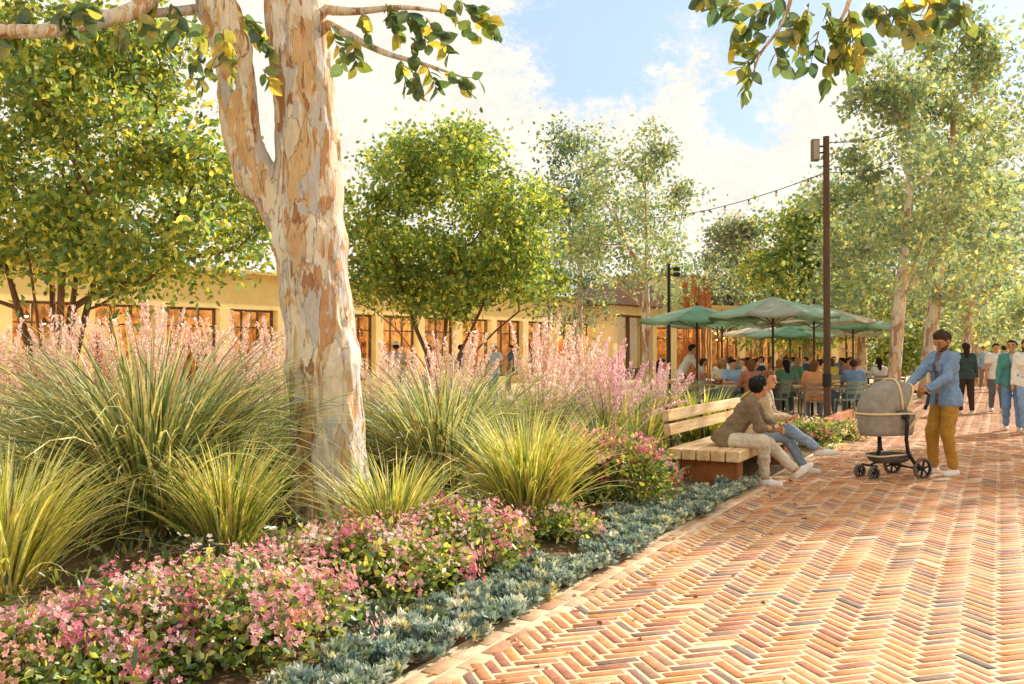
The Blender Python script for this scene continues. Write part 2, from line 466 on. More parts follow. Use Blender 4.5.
    cuts.append(lambda G: np.minimum(-((G-hz)@sp), 0.30-np.linalg.norm(G-hz, axis=-1)))
    if open_jacket:
        cc0 = pe+fw1*0.12
        def opening(G):
            q = G-pe; x = q@fw1; y = np.abs(q@lat1); z = q@sp
            return np.minimum(x-0.03, (0.034+0.020*np.clip(z/0.5, 0, 1.2))*S-y)
        cuts.append(opening)
        Pt = torso(0.011); Pt.append((pe-sp*.02+lat0*0.07*S, pe-sp*.02-lat0*0.07*S, 0.116*S, 0.116*S, .03)); Pt.append((neck-sp*0.055, neck-sp*0.03, 0.068*S, 0.058*S, 0.03))
        sdf_mesh('tee_shirt', Pt, hh, cloth('tee%d_%d' % (open_jacket[0], open_jacket[2]), open_jacket), T)
    topo = sdf_mesh(top_name, P, hh, cloth('%s%d_%d_%d' % (top_name, *top), top), T, cuts, fold if h < 0.013 else None)
    ow = 0.012
    P = [(pe+lat0*0.072*S, pe-lat0*0.072*S, 0.106*S+ow*.8, 0.106*S+ow*.8, k3), (pe+sp*0.07+lat0*0.06*S, pe+sp*0.07-lat0*0.06*S, 0.094*S, 0.094*S, k3)]
    cuts = []
    for i in (0, 1):
        P.append((hip[i], knee[i], 0.092*S+ow, 0.066*S+ow, 0.02))
        if short_legs > 0.5:
            P.append((knee[i], ankle[i]+unit(knee[i]-ankle[i])*0.02, 0.064*S+ow, (0.045 if not fem else 0.042)*S+ow, 0.03))
            end = ankle[i]+unit(knee[i]-ankle[i])*0.025; u = unit(ankle[i]-knee[i])
            cuts.append(lambda G, u=u, end=end: np.minimum((G-end)@u, 0.12-np.linalg.norm(G-end, axis=-1)))
    sdf_mesh(bottom_name, P, hh, cloth('%s%d_%d_%d' % (bottom_name, *bottom), bottom), T, cuts, fold if h < 0.013 else None)
    for i in (0, 1):
        a = ankle[i]-fn[i]*0.045
        P = [(a-fd[i]*0.035, a+fd[i]*0.06, 0.043, 0.045, 0.03), (a+fd[i]*0.06-fn[i]*0.008, a+fd[i]*0.165-fn[i]*0.010, 0.048, 0.038, 0.03), (ankle[i]-fn[i]*0.02, a, 0.043, 0.045, 0.02)]
        sole = a-fn[i]*0.036
        so = sdf_mesh('shoe', P, min(h, 0.012), mat('shoe_%d' % shoe[0], shoe, tuple(int(v*.88) for v in shoe), rough=0.6, scale=20), T,
                 [lambda G, s=sole, n=fn[i]: -((G-s)@n)])
    # ---- hair, hat, beard, eyes
    hm = mat('hair_%d_%d' % (hair[0], hair[2]), hair, tuple(int(v*0.6) for v in hair), rough=0.85, scale=40, stretch=(1, 1, .3))
    P = [(H(-.032, 0, .030), H(.008, 0, .042), 0.092*S, 0.086*S, 0.02)]
    if hairstyle == 'quiff': P += [(H(.0, .02, .105), H(.052, -.01, .108), 0.032*S, 0.028*S, 0.03), (H(-.03, 0, .10), H(.04, 0, .115), 0.04*S, 0.03*S, 0.02)]
    if hairstyle == 'full': P += [(H(-.05, .03, .08), H(.05, .01, .10), 0.045*S, 0.04*S, 0.02), (H(-.06, -.03, .05), H(.03, -.03, .10), 0.05*S, 0.035*S, 0.02)]
    if hairstyle == 'long': P += [(H(-.06, 0, 0), H(-.075, 0, -.2), 0.075*S, 0.055*S, 0.03)]
    if hairstyle == 'bob': P += [(H(-.05, 0, 0), H(-.055, 0, -.09), 0.08*S, 0.07*S, 0.03)]
    if hairstyle == 'bun': P += [(H(-.11, 0, .07), H(-.12, 0, .08), 0.04*S, 0.04*S, 0.01)]
    def facecut(G):
        q = (G-hc)/S; x = q@hf0; z = q@hu
        return np.minimum(x-(0.020+0.035*np.clip(z/.06, -1, 1)), 0.066-z)*S
    lowz = {'long': -.3, 'bob': -.13}.get(hairstyle, -.055)
    lowc = lambda G: (lowz-((G-hc)@hu)/S)*S
    hn = (lambda G: fbm(G, 60, 0.0065, sd)) if h < 0.013 else None
    sdf_mesh('hair', P, hh, hm, T, [facecut, lowc], hn)
    if hat:
        hatm = cloth('hat%d' % hat[0], hat)
        P = [(H(-.02, 0, .065), H(.01, 0, .065), 0.10*S, 0.098*S, 0.02)]
        ob = sdf_mesh('cap', P, min(hh, .015), hatm, T, [lambda G: (0.055-((G-hc)@hu)/S)*S])
        P = [(H(.06, .03, .065), H(.14, .02, .058), 0.02*S, 0.012*S, 0.02), (H(.06, -.03, .065), H(.14, -.02, .058), 0.02*S, 0.012*S, 0.02)]
        sdf_mesh('cap_brim', P, min(hh, .01), hatm, ob, [lambda G: (((G-hc)@hu)/S-0.068)*S])
    if beard:
        P = [(H(.035, 0, -.045), H(.056, 0, -.078), 0.054*S, 0.035*S, 0.03), (H(.0, .055, -.03), H(.04, .03, -.07), 0.022*S, 0.03*S, 0.03), (H(.0, -.055, -.03), H(.04, -.03, -.07), 0.022*S, 0.03*S, 0.03)]
        sdf_mesh('beard', P, min(hh, 0.008), mat('beard_hair', (104, 68, 44), (78, 52, 36), rough=0.8, scale=60), T, [lambda G: (((G-hc)@hu)/S+0.044)*S])
    if h < 0.013:
        for sg in (1, -1):
            e = H(.0875, sg*.030, .006)
            mb = MB(); mb.lathe([(0.001, -.009), (.006, -.006), (.009, 0), (.006, .006), (.001, .009)], c=e, n=10)
            mb.build('eye', mat('eye_dark', (40, 28, 22), rough=0.3), T, smooth=True)
            mb = MB(); mb.tube([H(.088, sg*.016, .028), H(.090, sg*.032, .033), H(.076, sg*.052, .027)], [.004, .006, .003], n=6)
            mb.build('eyebrow', hm, T, smooth=True)
    J = dict(H=H, sh=sh, elbow=elbow, wrist=wrist, knee=knee, ankle=ankle, pe=pe, neck=neck, sp=sp, lat=lat1, fw=fw1, hc=hc)
    if extra: extra(T, J)
    return T

# ================================================================ grasses, shrubs
def blades(r, n, L, r0, tilt, droop, width, seg=7, asym=None):
    """arching strap leaves; returns V, quads, u along the leaf, blade index"""
    az = r.random(n)*2*PI; b0 = np.sqrt(r.random(n))*r0
    base = np.stack([np.cos(az)*b0, np.sin(az)*b0, np.zeros(n)], 1)
    az2 = az+r.normal(0, 0.35, n)
    th = np.abs(r.normal(0, 1, n))*tilt*0.6+tilt*0.35*r.random(n)
    dr = droop*(0.5+r.random(n))
    ln = L*(0.55+0.5*r.random(n))
    wd = width*(0.6+0.7*r.random(n))
    out = np.stack([np.cos(az2), np.sin(az2), np.zeros(n)], 1); sidev = np.stack([-np.sin(az2), np.cos(az2), np.zeros(n)], 1)
    tw = r.normal(0, 0.5, n)
    p = base.copy(); V = np.zeros((n, seg+1, 3, 3))
    for k in range(seg+1):
        u = k/seg; ang = th+dr*u**1.6
        d = out*np.sin(ang)[:, None]+np.array([0, 0, 1])*np.cos(ang)[:, None]
        nrm = out*np.cos(ang)[:, None]-np.array([0, 0, 1])*np.sin(ang)[:, None]
        s2 = unit(sidev*np.cos(tw*u)[:, None]+nrm*np.sin(tw*u)[:, None])
        w = (wd*(1-u**2.2)*(0.75+0.5*min(1, u*3)))[:, None]*0.5+0.0006
        V[:, k, 0] = p-s2*w; V[:, k, 2] = p+s2*w; V[:, k, 1] = p-nrm*w*0.35
        p = p+d*(ln/seg)[:, None]
    i = (np.arange(n)*(seg+1)*3)[:, None, None]; k = np.arange(seg)[None, :, None]*3
    q = np.array([[0, 1, 4, 3], [1, 2, 5, 4]])
    Q = np.concatenate([(i+k+q[0]).reshape(-1, 4), (i+k+q[1]).reshape(-1, 4)])
    return V.reshape(-1, 3), Q, n, seg
def grass_clump(label, loc, L=1.2, n=500, r0=0.14, tilt=0.9, droop=1.2, width=0.014, cols=None, w=None, seed=1, plumes=0, plume_h=1.7, plume_cols=None, plume_spread=0.35,
                name='grass_clump', group='ornamental grasses in the bed', variegate=True, cat='grass clump', lm=None, plume_size=0.03):
    r = np.random.default_rng(seed)
    T = thing(name, label, cat, loc, r.random()*6, group)
    V, Q, n, seg = blades(r, n, L, r0, tilt, droop, width)
    c = palette(cols, n, r, 0.15, w); dead = r.random(n) < .06; c[dead] = np.array(lin((196, 160, 104)))
    C = np.repeat(c, (seg+1)*3, 0).reshape(n, seg+1, 3, 3)
    if variegate:
        var = r.random(n) < 0.68
        C[var, :, 0] = C[var, :, 0]*0.2+np.array(lin((246, 236, 184)))*0.85
    mesh_np('blades', V, [Q], lm or leafmat('blade_leaf', 0.35, 0.06, (1.0, .96, .58), 1.4), T, C.reshape(-1, 3))
    if plumes:
        m = plumes; az = r.random(m)*2*PI; tl = np.abs(r.normal(0, plume_spread, m)); hh = plume_h*(0.72+0.33*r.random(m))
        mb = MB(); PP = []; DD = []; 
        for j in range(m):
            o = np.array([math.cos(az[j]), math.sin(az[j]), 0.0]); pts = []
            for k in range(7):
                u = k/6; a = tl[j]*(0.5+0.5*u)
                pts.append(o*(0.06+hh[j]*math.sin(a)*u)+np.array([0, 0, hh[j]*math.cos(a)*u]))
            mb.tube(pts, [.004, .004, .0035, .003, .0025, .002, .001], n=4, cap=False)
            nn = int(190*hh[j]/1.5); u = 0.52+0.48*r.random(nn)**0.8; P = np.stack([np.interp(u, np.linspace(0, 1, 7), np.array(pts)[:, i]) for i in range(3)], 1)
            g = (1.02-u)**0.7*0.058+0.005
            off = r.normal(size=(nn, 3))*g[:, None]*np.array([1, 1, .5])*0.62
            PP.append(P+off); DD.append(off*6+np.array([0, 0, 0.9])*1.0+r.normal(size=(nn, 3))*.35)
        mb.build('stalks', mat('plume_stalk', (196, 180, 110), (150, 150, 80), rough=0.8), T)
        P = np.concatenate(PP); D = np.concatenate(DD); nn = len(P)
        Vv, Fq, cc = leaf_mesh(P, D, plume_size*(0.6+0.8*r.random(nn)), 0.42, palette(plume_cols or [(246,214,206),(250,228,218),(236,188,184),(254,242,232),(240,206,176)], nn, r, .08), r)
        mesh_np('plumes', Vv, [Fq], leafmat('petal', 0.45, 0.02, (1, .95, .9), 1.15), T, cc)
    return T

def shrub(label, loc, rad, seed, nleaf=4200, leafs=0.05, nflower=220, fcols=None, lcols=None, name='flowering_shrub', group='pink flowering shrubs in the bed', fsize=0.026):
    r = np.random.default_rng(seed)
    T = thing(name, label, 'shrub', loc, 0, group)
    rx, ry, rz = rad
    # lumpy mound of leafy sprigs
    nl = 26; a = r.random(nl)*2*PI; q = np.sqrt(r.random(nl))*0.72
    cen = np.stack([np.cos(a)*q*rx, np.sin(a)*q*ry, rz*(0.55-0.35*q**2)], 1); cr = (0.30+0.18*r.random(nl))
    def surf(n, lo, hi):
        k = r.integers(0, nl, n); d = unit(r.normal(size=(n, 3))); d[:, 2] = np.abs(d[:, 2])*0.9+d[:, 2]*0.1-0.1
        P = cen[k]+d*np.array([rx, ry, rz])*(cr[k]*(lo+(hi-lo)*r.random(n)))[:, None]*1.15
        return P, unit(d)
    P, D = surf(nleaf, 0.45, 1.05)
    lowm = r.random(nleaf) < .4; P[lowm, 2] *= r.random(lowm.sum()); P[:, 2] = np.maximum(P[:, 2], 0.01)
    D = unit(D+r.normal(size=D.shape)*0.7)
    lc = palette(lcols or [(98,128,64),(134,158,72),(182,186,88),(220,210,112),(78,108,66)], nleaf, r, .12, [3,3,2.4,1.8,1.8])
    V, Fq, cc = leaf_mesh(P, D, leafs*(0.6+0.8*r.random(nleaf)), 0.6, lc, r)
    # stems
    mb = MB()
    for k in range(nl):
        mb.tube([(cen[k][0]*.15, cen[k][1]*.15, 0), tuple(cen[k]*np.array([.6, .6, .5])), tuple(cen[k])], [.008, .006, .003], n=5, cap=False)
    mb.build('stems', mat('shrub_stem', (120, 84, 58)), T)
    mesh_np('leaves', V, [Fq], leafmat('shrub_leaf', 0.4, 0.08, boost=1.5, rough=0.4), T, cc)
    # flower heads: clusters of five-petalled blossoms
    P, D = surf(nflower, 1.0, 1.12); P[:, 2] += 0.012
    keep = P[:, 2] > rz*0.22; P = P[keep]; D = D[keep]; 
    per = 15; n = len(P)
    FP = np.repeat(P, per, 0)+r.normal(size=(n*per, 3))*fsize*1.25; FD = unit(np.repeat(D, per, 0)+r.normal(size=(n*per, 3))*0.5+np.array([0, 0, .3]))
    fc = palette(fcols or [(232,160,172),(243,190,194),(216,126,148),(250,222,216),(238,172,158)], n, r, .07); fc = np.repeat(fc, per, 0)*(1+r.normal(0, .08, (n*per, 1)))
    A = unit(np.cross(FD, unit(r.normal(size=FD.shape)))); B = np.cross(FD, A)
    m = len(FP); Vs = []; 
    for k in range(5):
        an = 2*PI*k/5; d = A*math.cos(an)+B*math.sin(an); sdv = -A*math.sin(an)+B*math.cos(an); s = fsize*0.62
        Vs.append(np.stack([FP, FP+d*s*.6+sdv*s*.36+FD*s*.25, FP+d*s*1.05+FD*s*.3, FP+d*s*.6-sdv*s*.36+FD*s*.25], 1))
    V = np.stack(Vs, 1).reshape(-1, 3); Q = np.arange(len(V)).reshape(-1, 4)
    mesh_np('flowers', V, [Q], leafmat('petal', 0.45, 0.02, (1, .95, .9), 1.15), T, np.repeat(np.clip(fc, 0, 1), 20, 0))
    return T
# ================================================================ camera, sun, sky
cam = bpy.data.cameras.new('camera'); cam.sensor_width = 36.0; cam.lens = F/1024*36.0; cam.clip_end = 3000; cam.clip_start = 0.05
co = bpy.data.objects.new('camera', cam); link(co); co.location = (0, 0, 1.5); co.rotation_euler = (R(90)+math.atan(10/F), 0, 0); SC.camera = co
SUN_EL, SUN_AZ = R(31), R(50)          # azimuth measured from straight ahead towards the right
sd = Vector((math.sin(SUN_AZ)*math.cos(SUN_EL), math.cos(SUN_AZ)*math.cos(SUN_EL), math.sin(SUN_EL)))
sl = bpy.data.lights.new('sun', 'SUN'); sl.energy = 3.45; sl.angle = R(0.8); sl.color = (1.0, 0.94, 0.84)
so = bpy.data.objects.new('sun', sl); link(so); so.rotation_euler = sd.to_track_quat('Z', 'Y').to_euler(); so.location = (20, 20, 30)
W = bpy.data.worlds.new('World'); SC.world = W; W.use_nodes = True
nt = W.node_tree; nt.nodes.clear(); L = nt.links
out = nt.nodes.new('ShaderNodeOutputWorld'); bg = nt.nodes.new('ShaderNodeBackground'); bg.inputs[1].default_value = 0.13
sky = nt.nodes.new('ShaderNodeTexSky'); sky.sky_type = 'NISHITA'; sky.sun_disc = False; sky.sun_elevation = SUN_EL; sky.sun_rotation = SUN_AZ
sky.air_density = 1.0; sky.dust_density = 1.5
tc = nt.nodes.new('ShaderNodeTexCoord')
# clouds: broken bright cumulus sheet, open in places to the blue
mp = nt.nodes.new('ShaderNodeMapping'); mp.inputs['Location'].default_value = (3.1, 0.4, 0.35); mp.inputs['Scale'].default_value = (1, 1, 1.5); L.new(tc.outputs['Generated'], mp.inputs['Vector'])
n1 = N(nt, 'ShaderNodeTexNoise', Scale=2.6, Detail=8.0, Roughness=0.6, Distortion=0.15); L.new(mp.outputs[0], n1.inputs['Vector'])
n2 = N(nt, 'ShaderNodeTexNoise', Scale=15.0, Detail=8.0, Roughness=0.74); L.new(mp.outputs[0], n2.inputs['Vector'])
sep = nt.nodes.new('ShaderNodeSeparateXYZ'); L.new(tc.outputs['Generated'], sep.inputs[0])
def mth(op, a, b=None, c=None):
    n = nt.nodes.new('ShaderNodeMath'); n.operation = op
    for i, v in enumerate((a, b, c)):
        if v is None: continue
        if isinstance(v, (int, float)): n.inputs[i].default_value = v
        else: L.new(v, n.inputs[i])
    return n.outputs[0]
# gaps in the cloud sheet
def gap(px, py, rad):
    v = nt.nodes.new('ShaderNodeVectorMath'); v.operation = 'DISTANCE'
    nv = nt.nodes.new('ShaderNodeVectorMath'); nv.operation = 'NORMALIZE'; L.new(tc.outputs['Generated'], nv.inputs[0])
    L.new(nv.outputs[0], v.inputs[0]); v.inputs[1].default_value = Vector(((px-512)/F, 1, (352-py)/F)).normalized()
    return mth('MAXIMUM', mth('SUBTRACT', 1.0, mth('DIVIDE', v.outputs['Value'], rad)), 0.0)
g = mth('MAXIMUM', gap(600, 30, 0.20), mth('MAXIMUM', gap(740, 115, 0.11), mth('MAXIMUM', gap(780, 35, .15), gap(980, 0, 0.18))))
cov = mth('SUBTRACT', mth('ADD', mth('MULTIPLY', n1.outputs['Fac'], 1.15), mth('MULTIPLY', n2.outputs['Fac'], 0.95)), mth('MULTIPLY', g, 0.72))
cov = mth('ADD', cov, mth('MULTIPLY', mth('SUBTRACT', 0.40, sep.outputs[2]), 0.3))
rc = ramp(nt, [(0.66, (0.08,)*3), (0.75, (.45,)*3), (0.79, (.85,)*3), (0.92, (1,)*3)]); L.new(cov, rc.inputs[0])
hz = ramp(nt, [(0.0, (0.40, .40, .40)), (0.5, (1, 1, 1))])
cc = ramp(nt, [(0.3, (3.35, 3.25, 2.95)), (0.62, (4.2, 4.0, 3.45))]); L.new(n2.outputs['Fac'], cc.inputs[0])
pale = N(nt, 'ShaderNodeMixRGB', Fac=0.8); pale.inputs[2].default_value = (1.75, 2.5, 3.5, 1); L.new(sky.outputs[0], pale.inputs[1])
mx = nt.nodes.new('ShaderNodeMixRGB'); L.new(rc.outputs[0], mx.inputs[0]); L.new(pale.outputs[0], mx.inputs[1]); L.new(cc.outputs[0], mx.inputs[2])
L.new(mx.outputs[0], bg.inputs[0]); L.new(bg.outputs[0], out.inputs[0])
vs = SC.view_settings; vs.view_transform = 'Standard'; vs.look = 'None'; vs.gamma = 1; vs.exposure = 1.06; vs.use_curve_mapping = False
SC.cycles.max_bounces = 8; SC.cycles.transparent_max_bounces = 12; SC.cycles.diffuse_bounces = 5; SC.cycles.caustics_reflective = False; SC.cycles.caustics_refractive = False
SC.cycles.use_denoising = True

# ================================================================ ground, path
ground_m = mat('pale_gravel', (206, 186, 146), (180, 156, 116), rough=0.95, scale=0.8, bump=0.2, bscale=30)
def sheet(name, P, z, m):
    V = [(p[0], p[1], z) for p in P]
    return struct(mesh_np(name, V, [np.array([list(range(len(V)))])], m))
sheet('ground', [(-1500, -300), (1500, -300), (1500, 2500), (-1500, 2500)], 0.0, ground_m)
mortar_m = mat('mortar_sand', (228, 208, 176), (196, 170, 134), rough=0.95, scale=3, bump=0.3, bscale=120)
sheet('brick_path_bed', [st(-6, 2.42)[:2], st(-6, -9)[:2], st(400, -9)[:2], st(400, 2.42)[:2]], 0.0150, mortar_m)

brick_m, bnt, bout = nodes_of('clay_brick')
a = N(bnt, 'ShaderNodeAttribute', attribute_name='Col'); nz = N(bnt, 'ShaderNodeTexNoise', Scale=22.0, Detail=6.0, Roughness=0.7); tcb = N(bnt, 'ShaderNodeTexCoord')
nzb = N(bnt, 'ShaderNodeTexNoise', Scale=0.9, Detail=3.0)
bnt.links.new(tcb.outputs['Object'], nz.inputs['Vector']); bnt.links.new(tcb.outputs['Object'], nzb.inputs['Vector'])
rr = ramp(bnt, [(0.3, (0.68, .66, .66)), (0.52, (1.0, 1.0, 1.0)), (0.72, (1.3, 1.34, 1.42))]); bnt.links.new(nz.outputs['Fac'], rr.inputs[0])
rb = ramp(bnt, [(0.3, (0.86, .84, .84)), (0.7, (1.12, 1.1, 1.05))]); bnt.links.new(nzb.outputs['Fac'], rb.inputs[0])
m1 = N(bnt, 'ShaderNodeMixRGB', blend_type='MULTIPLY', Fac=1.0); bnt.links.new(a.outputs['Color'], m1.inputs[1]); bnt.links.new(rr.outputs[0], m1.inputs[2])
m2 = N(bnt, 'ShaderNodeMixRGB', blend_type='MULTIPLY', Fac=1.0); bnt.links.new(m1.outputs[0], m2.inputs[1]); bnt.links.new(rb.outputs[0], m2.inputs[2])
pb = N(bnt, 'ShaderNodeBsdfPrincipled', Roughness=0.8); pb.inputs['Specular IOR Level'].default_value = 0.3; bnt.links.new(m2.outputs[0], pb.inputs['Base Color'])
bp = N(bnt, 'ShaderNodeBump', Strength=0.35, Distance=0.01); bnt.links.new(nz.outputs['Fac'], bp.inputs['Height']); bnt.links.new(bp.outputs[0], pb.inputs['Normal'])
bnt.links.new(pb.outputs[0], bout.inputs[0])
BRICKS = [(184,124,84),(194,136,88),(174,112,84),(158,102,80),(198,148,102),(168,126,98),(144,112,96),(196,132,76),(126,108,100),(198,156,116)]
def brick_field(name, cen, ux, lw, cols, z0, seed):
    """cen (n,2) centres, ux (n,2) long axis, lw = (length, width)"""
    r = np.random.default_rng(seed); n = len(cen); 
    ux = ux+r.normal(0, 0.012, ux.shape); ux /= np.linalg.norm(ux, axis=1, keepdims=True); uy = np.stack([-ux[:, 1], ux[:, 0]], 1)
    cen = cen+r.normal(0, 0.0012, cen.shape)
    hl = lw[0]/2*(1+r.normal(0, .012, n))[:, None]; hw = lw[1]/2*(1+r.normal(0, .05, n))[:, None]
    zt = z0+0.012+r.normal(0, .0012, n); V = np.zeros((n, 12, 3))
    cnr = [(-1, -1), (1, -1), (1, 1), (-1, 1)]
    for k, (i, j) in enumerate(cnr):
        for lay, (e, dz) in enumerate(((0.0, -0.013), (0.0, -0.003), (0.0035, 0.0))):
            V[:, lay*4+k, :2] = cen+ux*(i*(hl-e))+uy*(j*(hw-e)); V[:, lay*4+k, 2] = zt+dz
    V[:, 8:, 2] += r.normal(0, .0006, (n, 4))
    i = np.arange(n)[:, None]*12; Fq = []
    for lay in (0, 4):
        for k in range(4): Fq.append(i+np.array([lay+k, lay+(k+1) % 4, lay+4+(k+1) % 4, lay+4+k]))
    Fq.append(i+np.array([8, 9, 10, 11]))
    return struct(mesh_np(name, V.reshape(-1, 3), [np.concatenate(Fq)], brick_m, col=np.repeat(cols, 12, 0)))
Lb, Wb = 0.238, 0.068
diag = (DS+DN)/math.sqrt(2)*1.0; dg2 = (DS-DN)/math.sqrt(2)    # brick axes, 45 degrees to the path
H1, H2 = dg2, diag
cs = []; ax = []
for j in range(-60, 460):
    for i in range(-1000, 1500):
        # horizontal brick origin i*(W,W)+j*(L,-L)
        x0 = i*Wb+j*Lb; y0 = i*Wb-j*Lb
        s_ = (x0+y0)/math.sqrt(2); t_ = (y0-x0)/math.sqrt(2)
        if s_ < -1 or s_ > 62 or t_ > 2.5 or t_ < -4.2: continue
        if t_ < 2.3-0.35-s_*0.115 and t_ < -1.6-0.0*s_: 
            if s_ > 25: continue
        cs.append((x0+Lb/2, y0+Wb/2)); ax.append(0)
        cs.append((x0+Lb+Wb/2, y0+Wb-Lb/2)); ax.append(1)
cs = np.array(cs); ax = np.array(ax)
P2 = cs[:, :1]*H1+cs[:, 1:]*H2
tt = P2@DN; keep = (tt < 2.145) & (tt > -4.2); P2 = P2[keep]; ax = ax[keep]
uxv = np.where(ax[:, None] == 0, H1, H2)
brick_field('brick_path', P2, uxv, (Lb-0.025, Wb-0.0175), palette(BRICKS, len(P2), rng, .06, [3.2,3,2.4,1.8,1.8,1.6,1.3,2.8,.7,.25]), 0.006, 3)
# edge courses laid lengthwise
fl = []
ec = []
for row in range(2):
    for k in range(300): ec.append(DS*(-1+k*0.236+row*0.11)+DN*(2.215+row*0.108))
ec = np.array(ec); 
brick_field('brick_path_edging', ec, np.repeat(DS[None], len(ec), 0), (0.220, 0.090), palette([(212,174,138),(202,158,120),(218,188,154),(196,146,112)], len(ec), rng, .05), 0.006, 4)
# far part of the path
farm = mat('far_brick', (190, 138, 102), (172, 116, 84), rough=0.9, scale=5)
sheet('brick_path_far', [st(61, 2.4)[:2], st(61, -9)[:2], st(400, -9)[:2], st(400, 2.4)[:2]], 0.014, farm)
sheet('brick_path_side', [st(-6, -4.25)[:2], st(-6, -9)[:2], st(61, -9)[:2], st(61, -4.25)[:2]], 0.014, farm)

# planting bed: slightly mounded soil
soil = mat('mulch_soil', (126, 100, 72), (84, 66, 48), rough=1.0, scale=14, bump=0.6, bscale=50)
def poly_st(name, pts, z, m): return sheet(name, [st(s, t)[:2] for s, t in pts], z, m)
gx = np.linspace(-3, 16.6, 80); gt = np.linspace(2.42, 11.5, 46)
Vb = []; 
for s_ in gx:
    for t_ in gt:
        e = min(1, (t_-2.42)/0.9)*min(1, (11.5-t_)/1.0)*min(1, (16.6-s_)/1.0)*min(1, (s_+3)/1.0); e = max(0, e)
        p = st(s_, t_); Vb.append((p.x, p.y, 0.01+e*(0.10+0.03*math.sin(s_*2.1)*math.cos(t_*1.7)+0.012*random.random())))
nG = len(gt); ii = np.arange(len(gx)-1)[:, None]*nG+np.arange(nG-1)[None]; ii = ii.ravel()[:, None]
struct(mesh_np('planting_bed', Vb, [ii+np.array([0, nG, nG+1, 1])[None]], soil, smooth=True))
BZ = 0.09
# second planted strip between terrace and promenade
terr = mat('terrace_paving', (214, 190, 150), (190, 162, 122), rough=0.9, scale=3, bump=0.2, bscale=30)
poly_st('terrace_floor', [(17.2, 2.95), (60, 2.95), (60, 22), (17.2, 22)], 0.03, terr)
poly_st('plaza_floor', [(-3, 11.6), (17.1, 11.6), (17.1, 40), (-3, 40)], 0.02, mat('plaza_paving', (232, 214, 176), (214, 188, 142), rough=0.9, scale=2))
# distant hills
hv = []; hf = []
for i in range(60):
    x = -900+i*36; hgt = 30+26*math.sin(i*.23+1)+14*math.sin(i*.61)
    hv += [(x, 1150, -5), (x, 1230+0*i, max(8, hgt)), (x, 1500, -5)]
for i in range(59): hf += [(i*3, (i+1)*3, (i+1)*3+1, i*3+1), (i*3+1, (i+1)*3+1, (i+1)*3+2, i*3+2)]
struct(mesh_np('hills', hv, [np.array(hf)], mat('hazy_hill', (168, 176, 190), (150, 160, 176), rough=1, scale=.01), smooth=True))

# ================================================================ planting
LIME = [(180,182,74),(208,200,98),(140,156,66),(230,218,138),(110,136,66)]
OLIVE = [(140,154,92),(180,178,112),(108,128,84),(214,204,144),(88,112,80)]
DARK = [(80,108,68),(104,130,74),(64,92,66),(144,152,86),(172,168,104)]
def G(px, Y, **k): return grass_clump(loc=at(px, Y, BZ-.02), **k)
G(150, 7.0, label='largest striped grass clump, left of the pale trunk, arching over the pink shrubs', L=1.95, n=1700, r0=.28, tilt=.60, droop=1.35, width=.019, cols=OLIVE, seed=11)
G(5, 5.2, label='bright lime grass clump cut by the left edge of the picture', L=1.05, n=560, r0=.13, tilt=.5, droop=.9, width=.014, cols=LIME, seed=12, w=[3,3,1.5,2,1])
G(228, 6.2, label='small lime green grass clump between the striped grass and the trunk', L=.95, n=520, r0=.12, tilt=.46, droop=.85, width=.014, cols=LIME, seed=13)
G(392, 6.1, label='yellow green grass clump just right of the trunk foot behind the low pink shrubs', L=.86, n=520, r0=.11, tilt=.52, droop=.85, width=.014, cols=LIME, seed=14)
G(528, 7.3, label='bright fountain of yellow green grass nearest the blue groundcover and the path', L=1.10, n=800, r0=.15, tilt=.50, droop=.85, width=.017, cols=LIME, seed=15, w=[3,3,2,2,1.4])
G(442, 9.0, label='wide dark green grass clump behind the lime ones right of the trunk', L=1.7, n=950, r0=.22, tilt=.72, droop=1.3, width=.018, cols=OLIVE, seed=16)
G(285, 8.8, label='dark green fine grass clump at the left side of the trunk', L=1.25, n=560, r0=.16, tilt=.6, droop=1.0, width=.014, cols=DARK, seed=17, variegate=False)
G(600, 9.6, label='olive grass clump behind the pink shrub beside the bench', L=.9, n=360, r0=.16, tilt=.5, droop=.9, width=.014, cols=OLIVE, seed=18)
G(505, 10.4, label='tall olive grass clump rising under the pink plumes in mid bed', L=1.45, n=560, r0=.2, tilt=.62, droop=1.2, width=.016, cols=OLIVE, seed=19)
G(372, 11.5, label='shaded olive grass clump behind and right of the trunk', L=1.3, n=480, r0=.18, tilt=.6, droop=1.1, width=.016, cols=OLIVE, seed=20)
G(60, 7.9, label='olive grass clump under the pink plumes near the left edge', L=1.25, n=520, r0=.2, tilt=.6, droop=1.2, width=.016, cols=OLIVE, seed=31)
PG = 'pink plume grasses'
def PL(px, Y, label, seed, n=40, hgt=1.85, L=1.35, spread=.24, **k):
    grass_clump(loc=at(px, Y, BZ-.02), label=label, L=L, n=320, r0=.18, tilt=.45, droop=1.0, width=.012, cols=OLIVE, seed=seed, plumes=n, plume_h=hgt, plume_spread=spread,
                name='plume_grass_clump', group=PG, variegate=False, **k)
PL(-20, 8.6, 'pink plume grass half outside the left edge of the picture', 41, 40, 1.75)
PL(62, 9.2, 'dense pink plume grass at far left under the dark green tree', 42, 44, 1.84)
PL(150, 9.3, 'dense pink plume grass behind the largest striped clump', 43, 46, 1.86)
PL(232, 9.9, 'pink plume grass left of the trunk in front of the shop windows', 44, 36, 1.78)
PL(290, 10.8, 'thin pink plume grass seen against the left side of the trunk', 45, 30, 1.8)
PL(455, 11.4, 'loose pink plume grass below the round green tree', 46, 32, 1.65, spread=.3)
PL(378, 10.3, 'pink plume grass just right of the big trunk', 71, 26, 1.5)
PL(425, 10.8, 'sparse pink plume grass between the big trunk and the dark grass', 72, 24, 1.45)
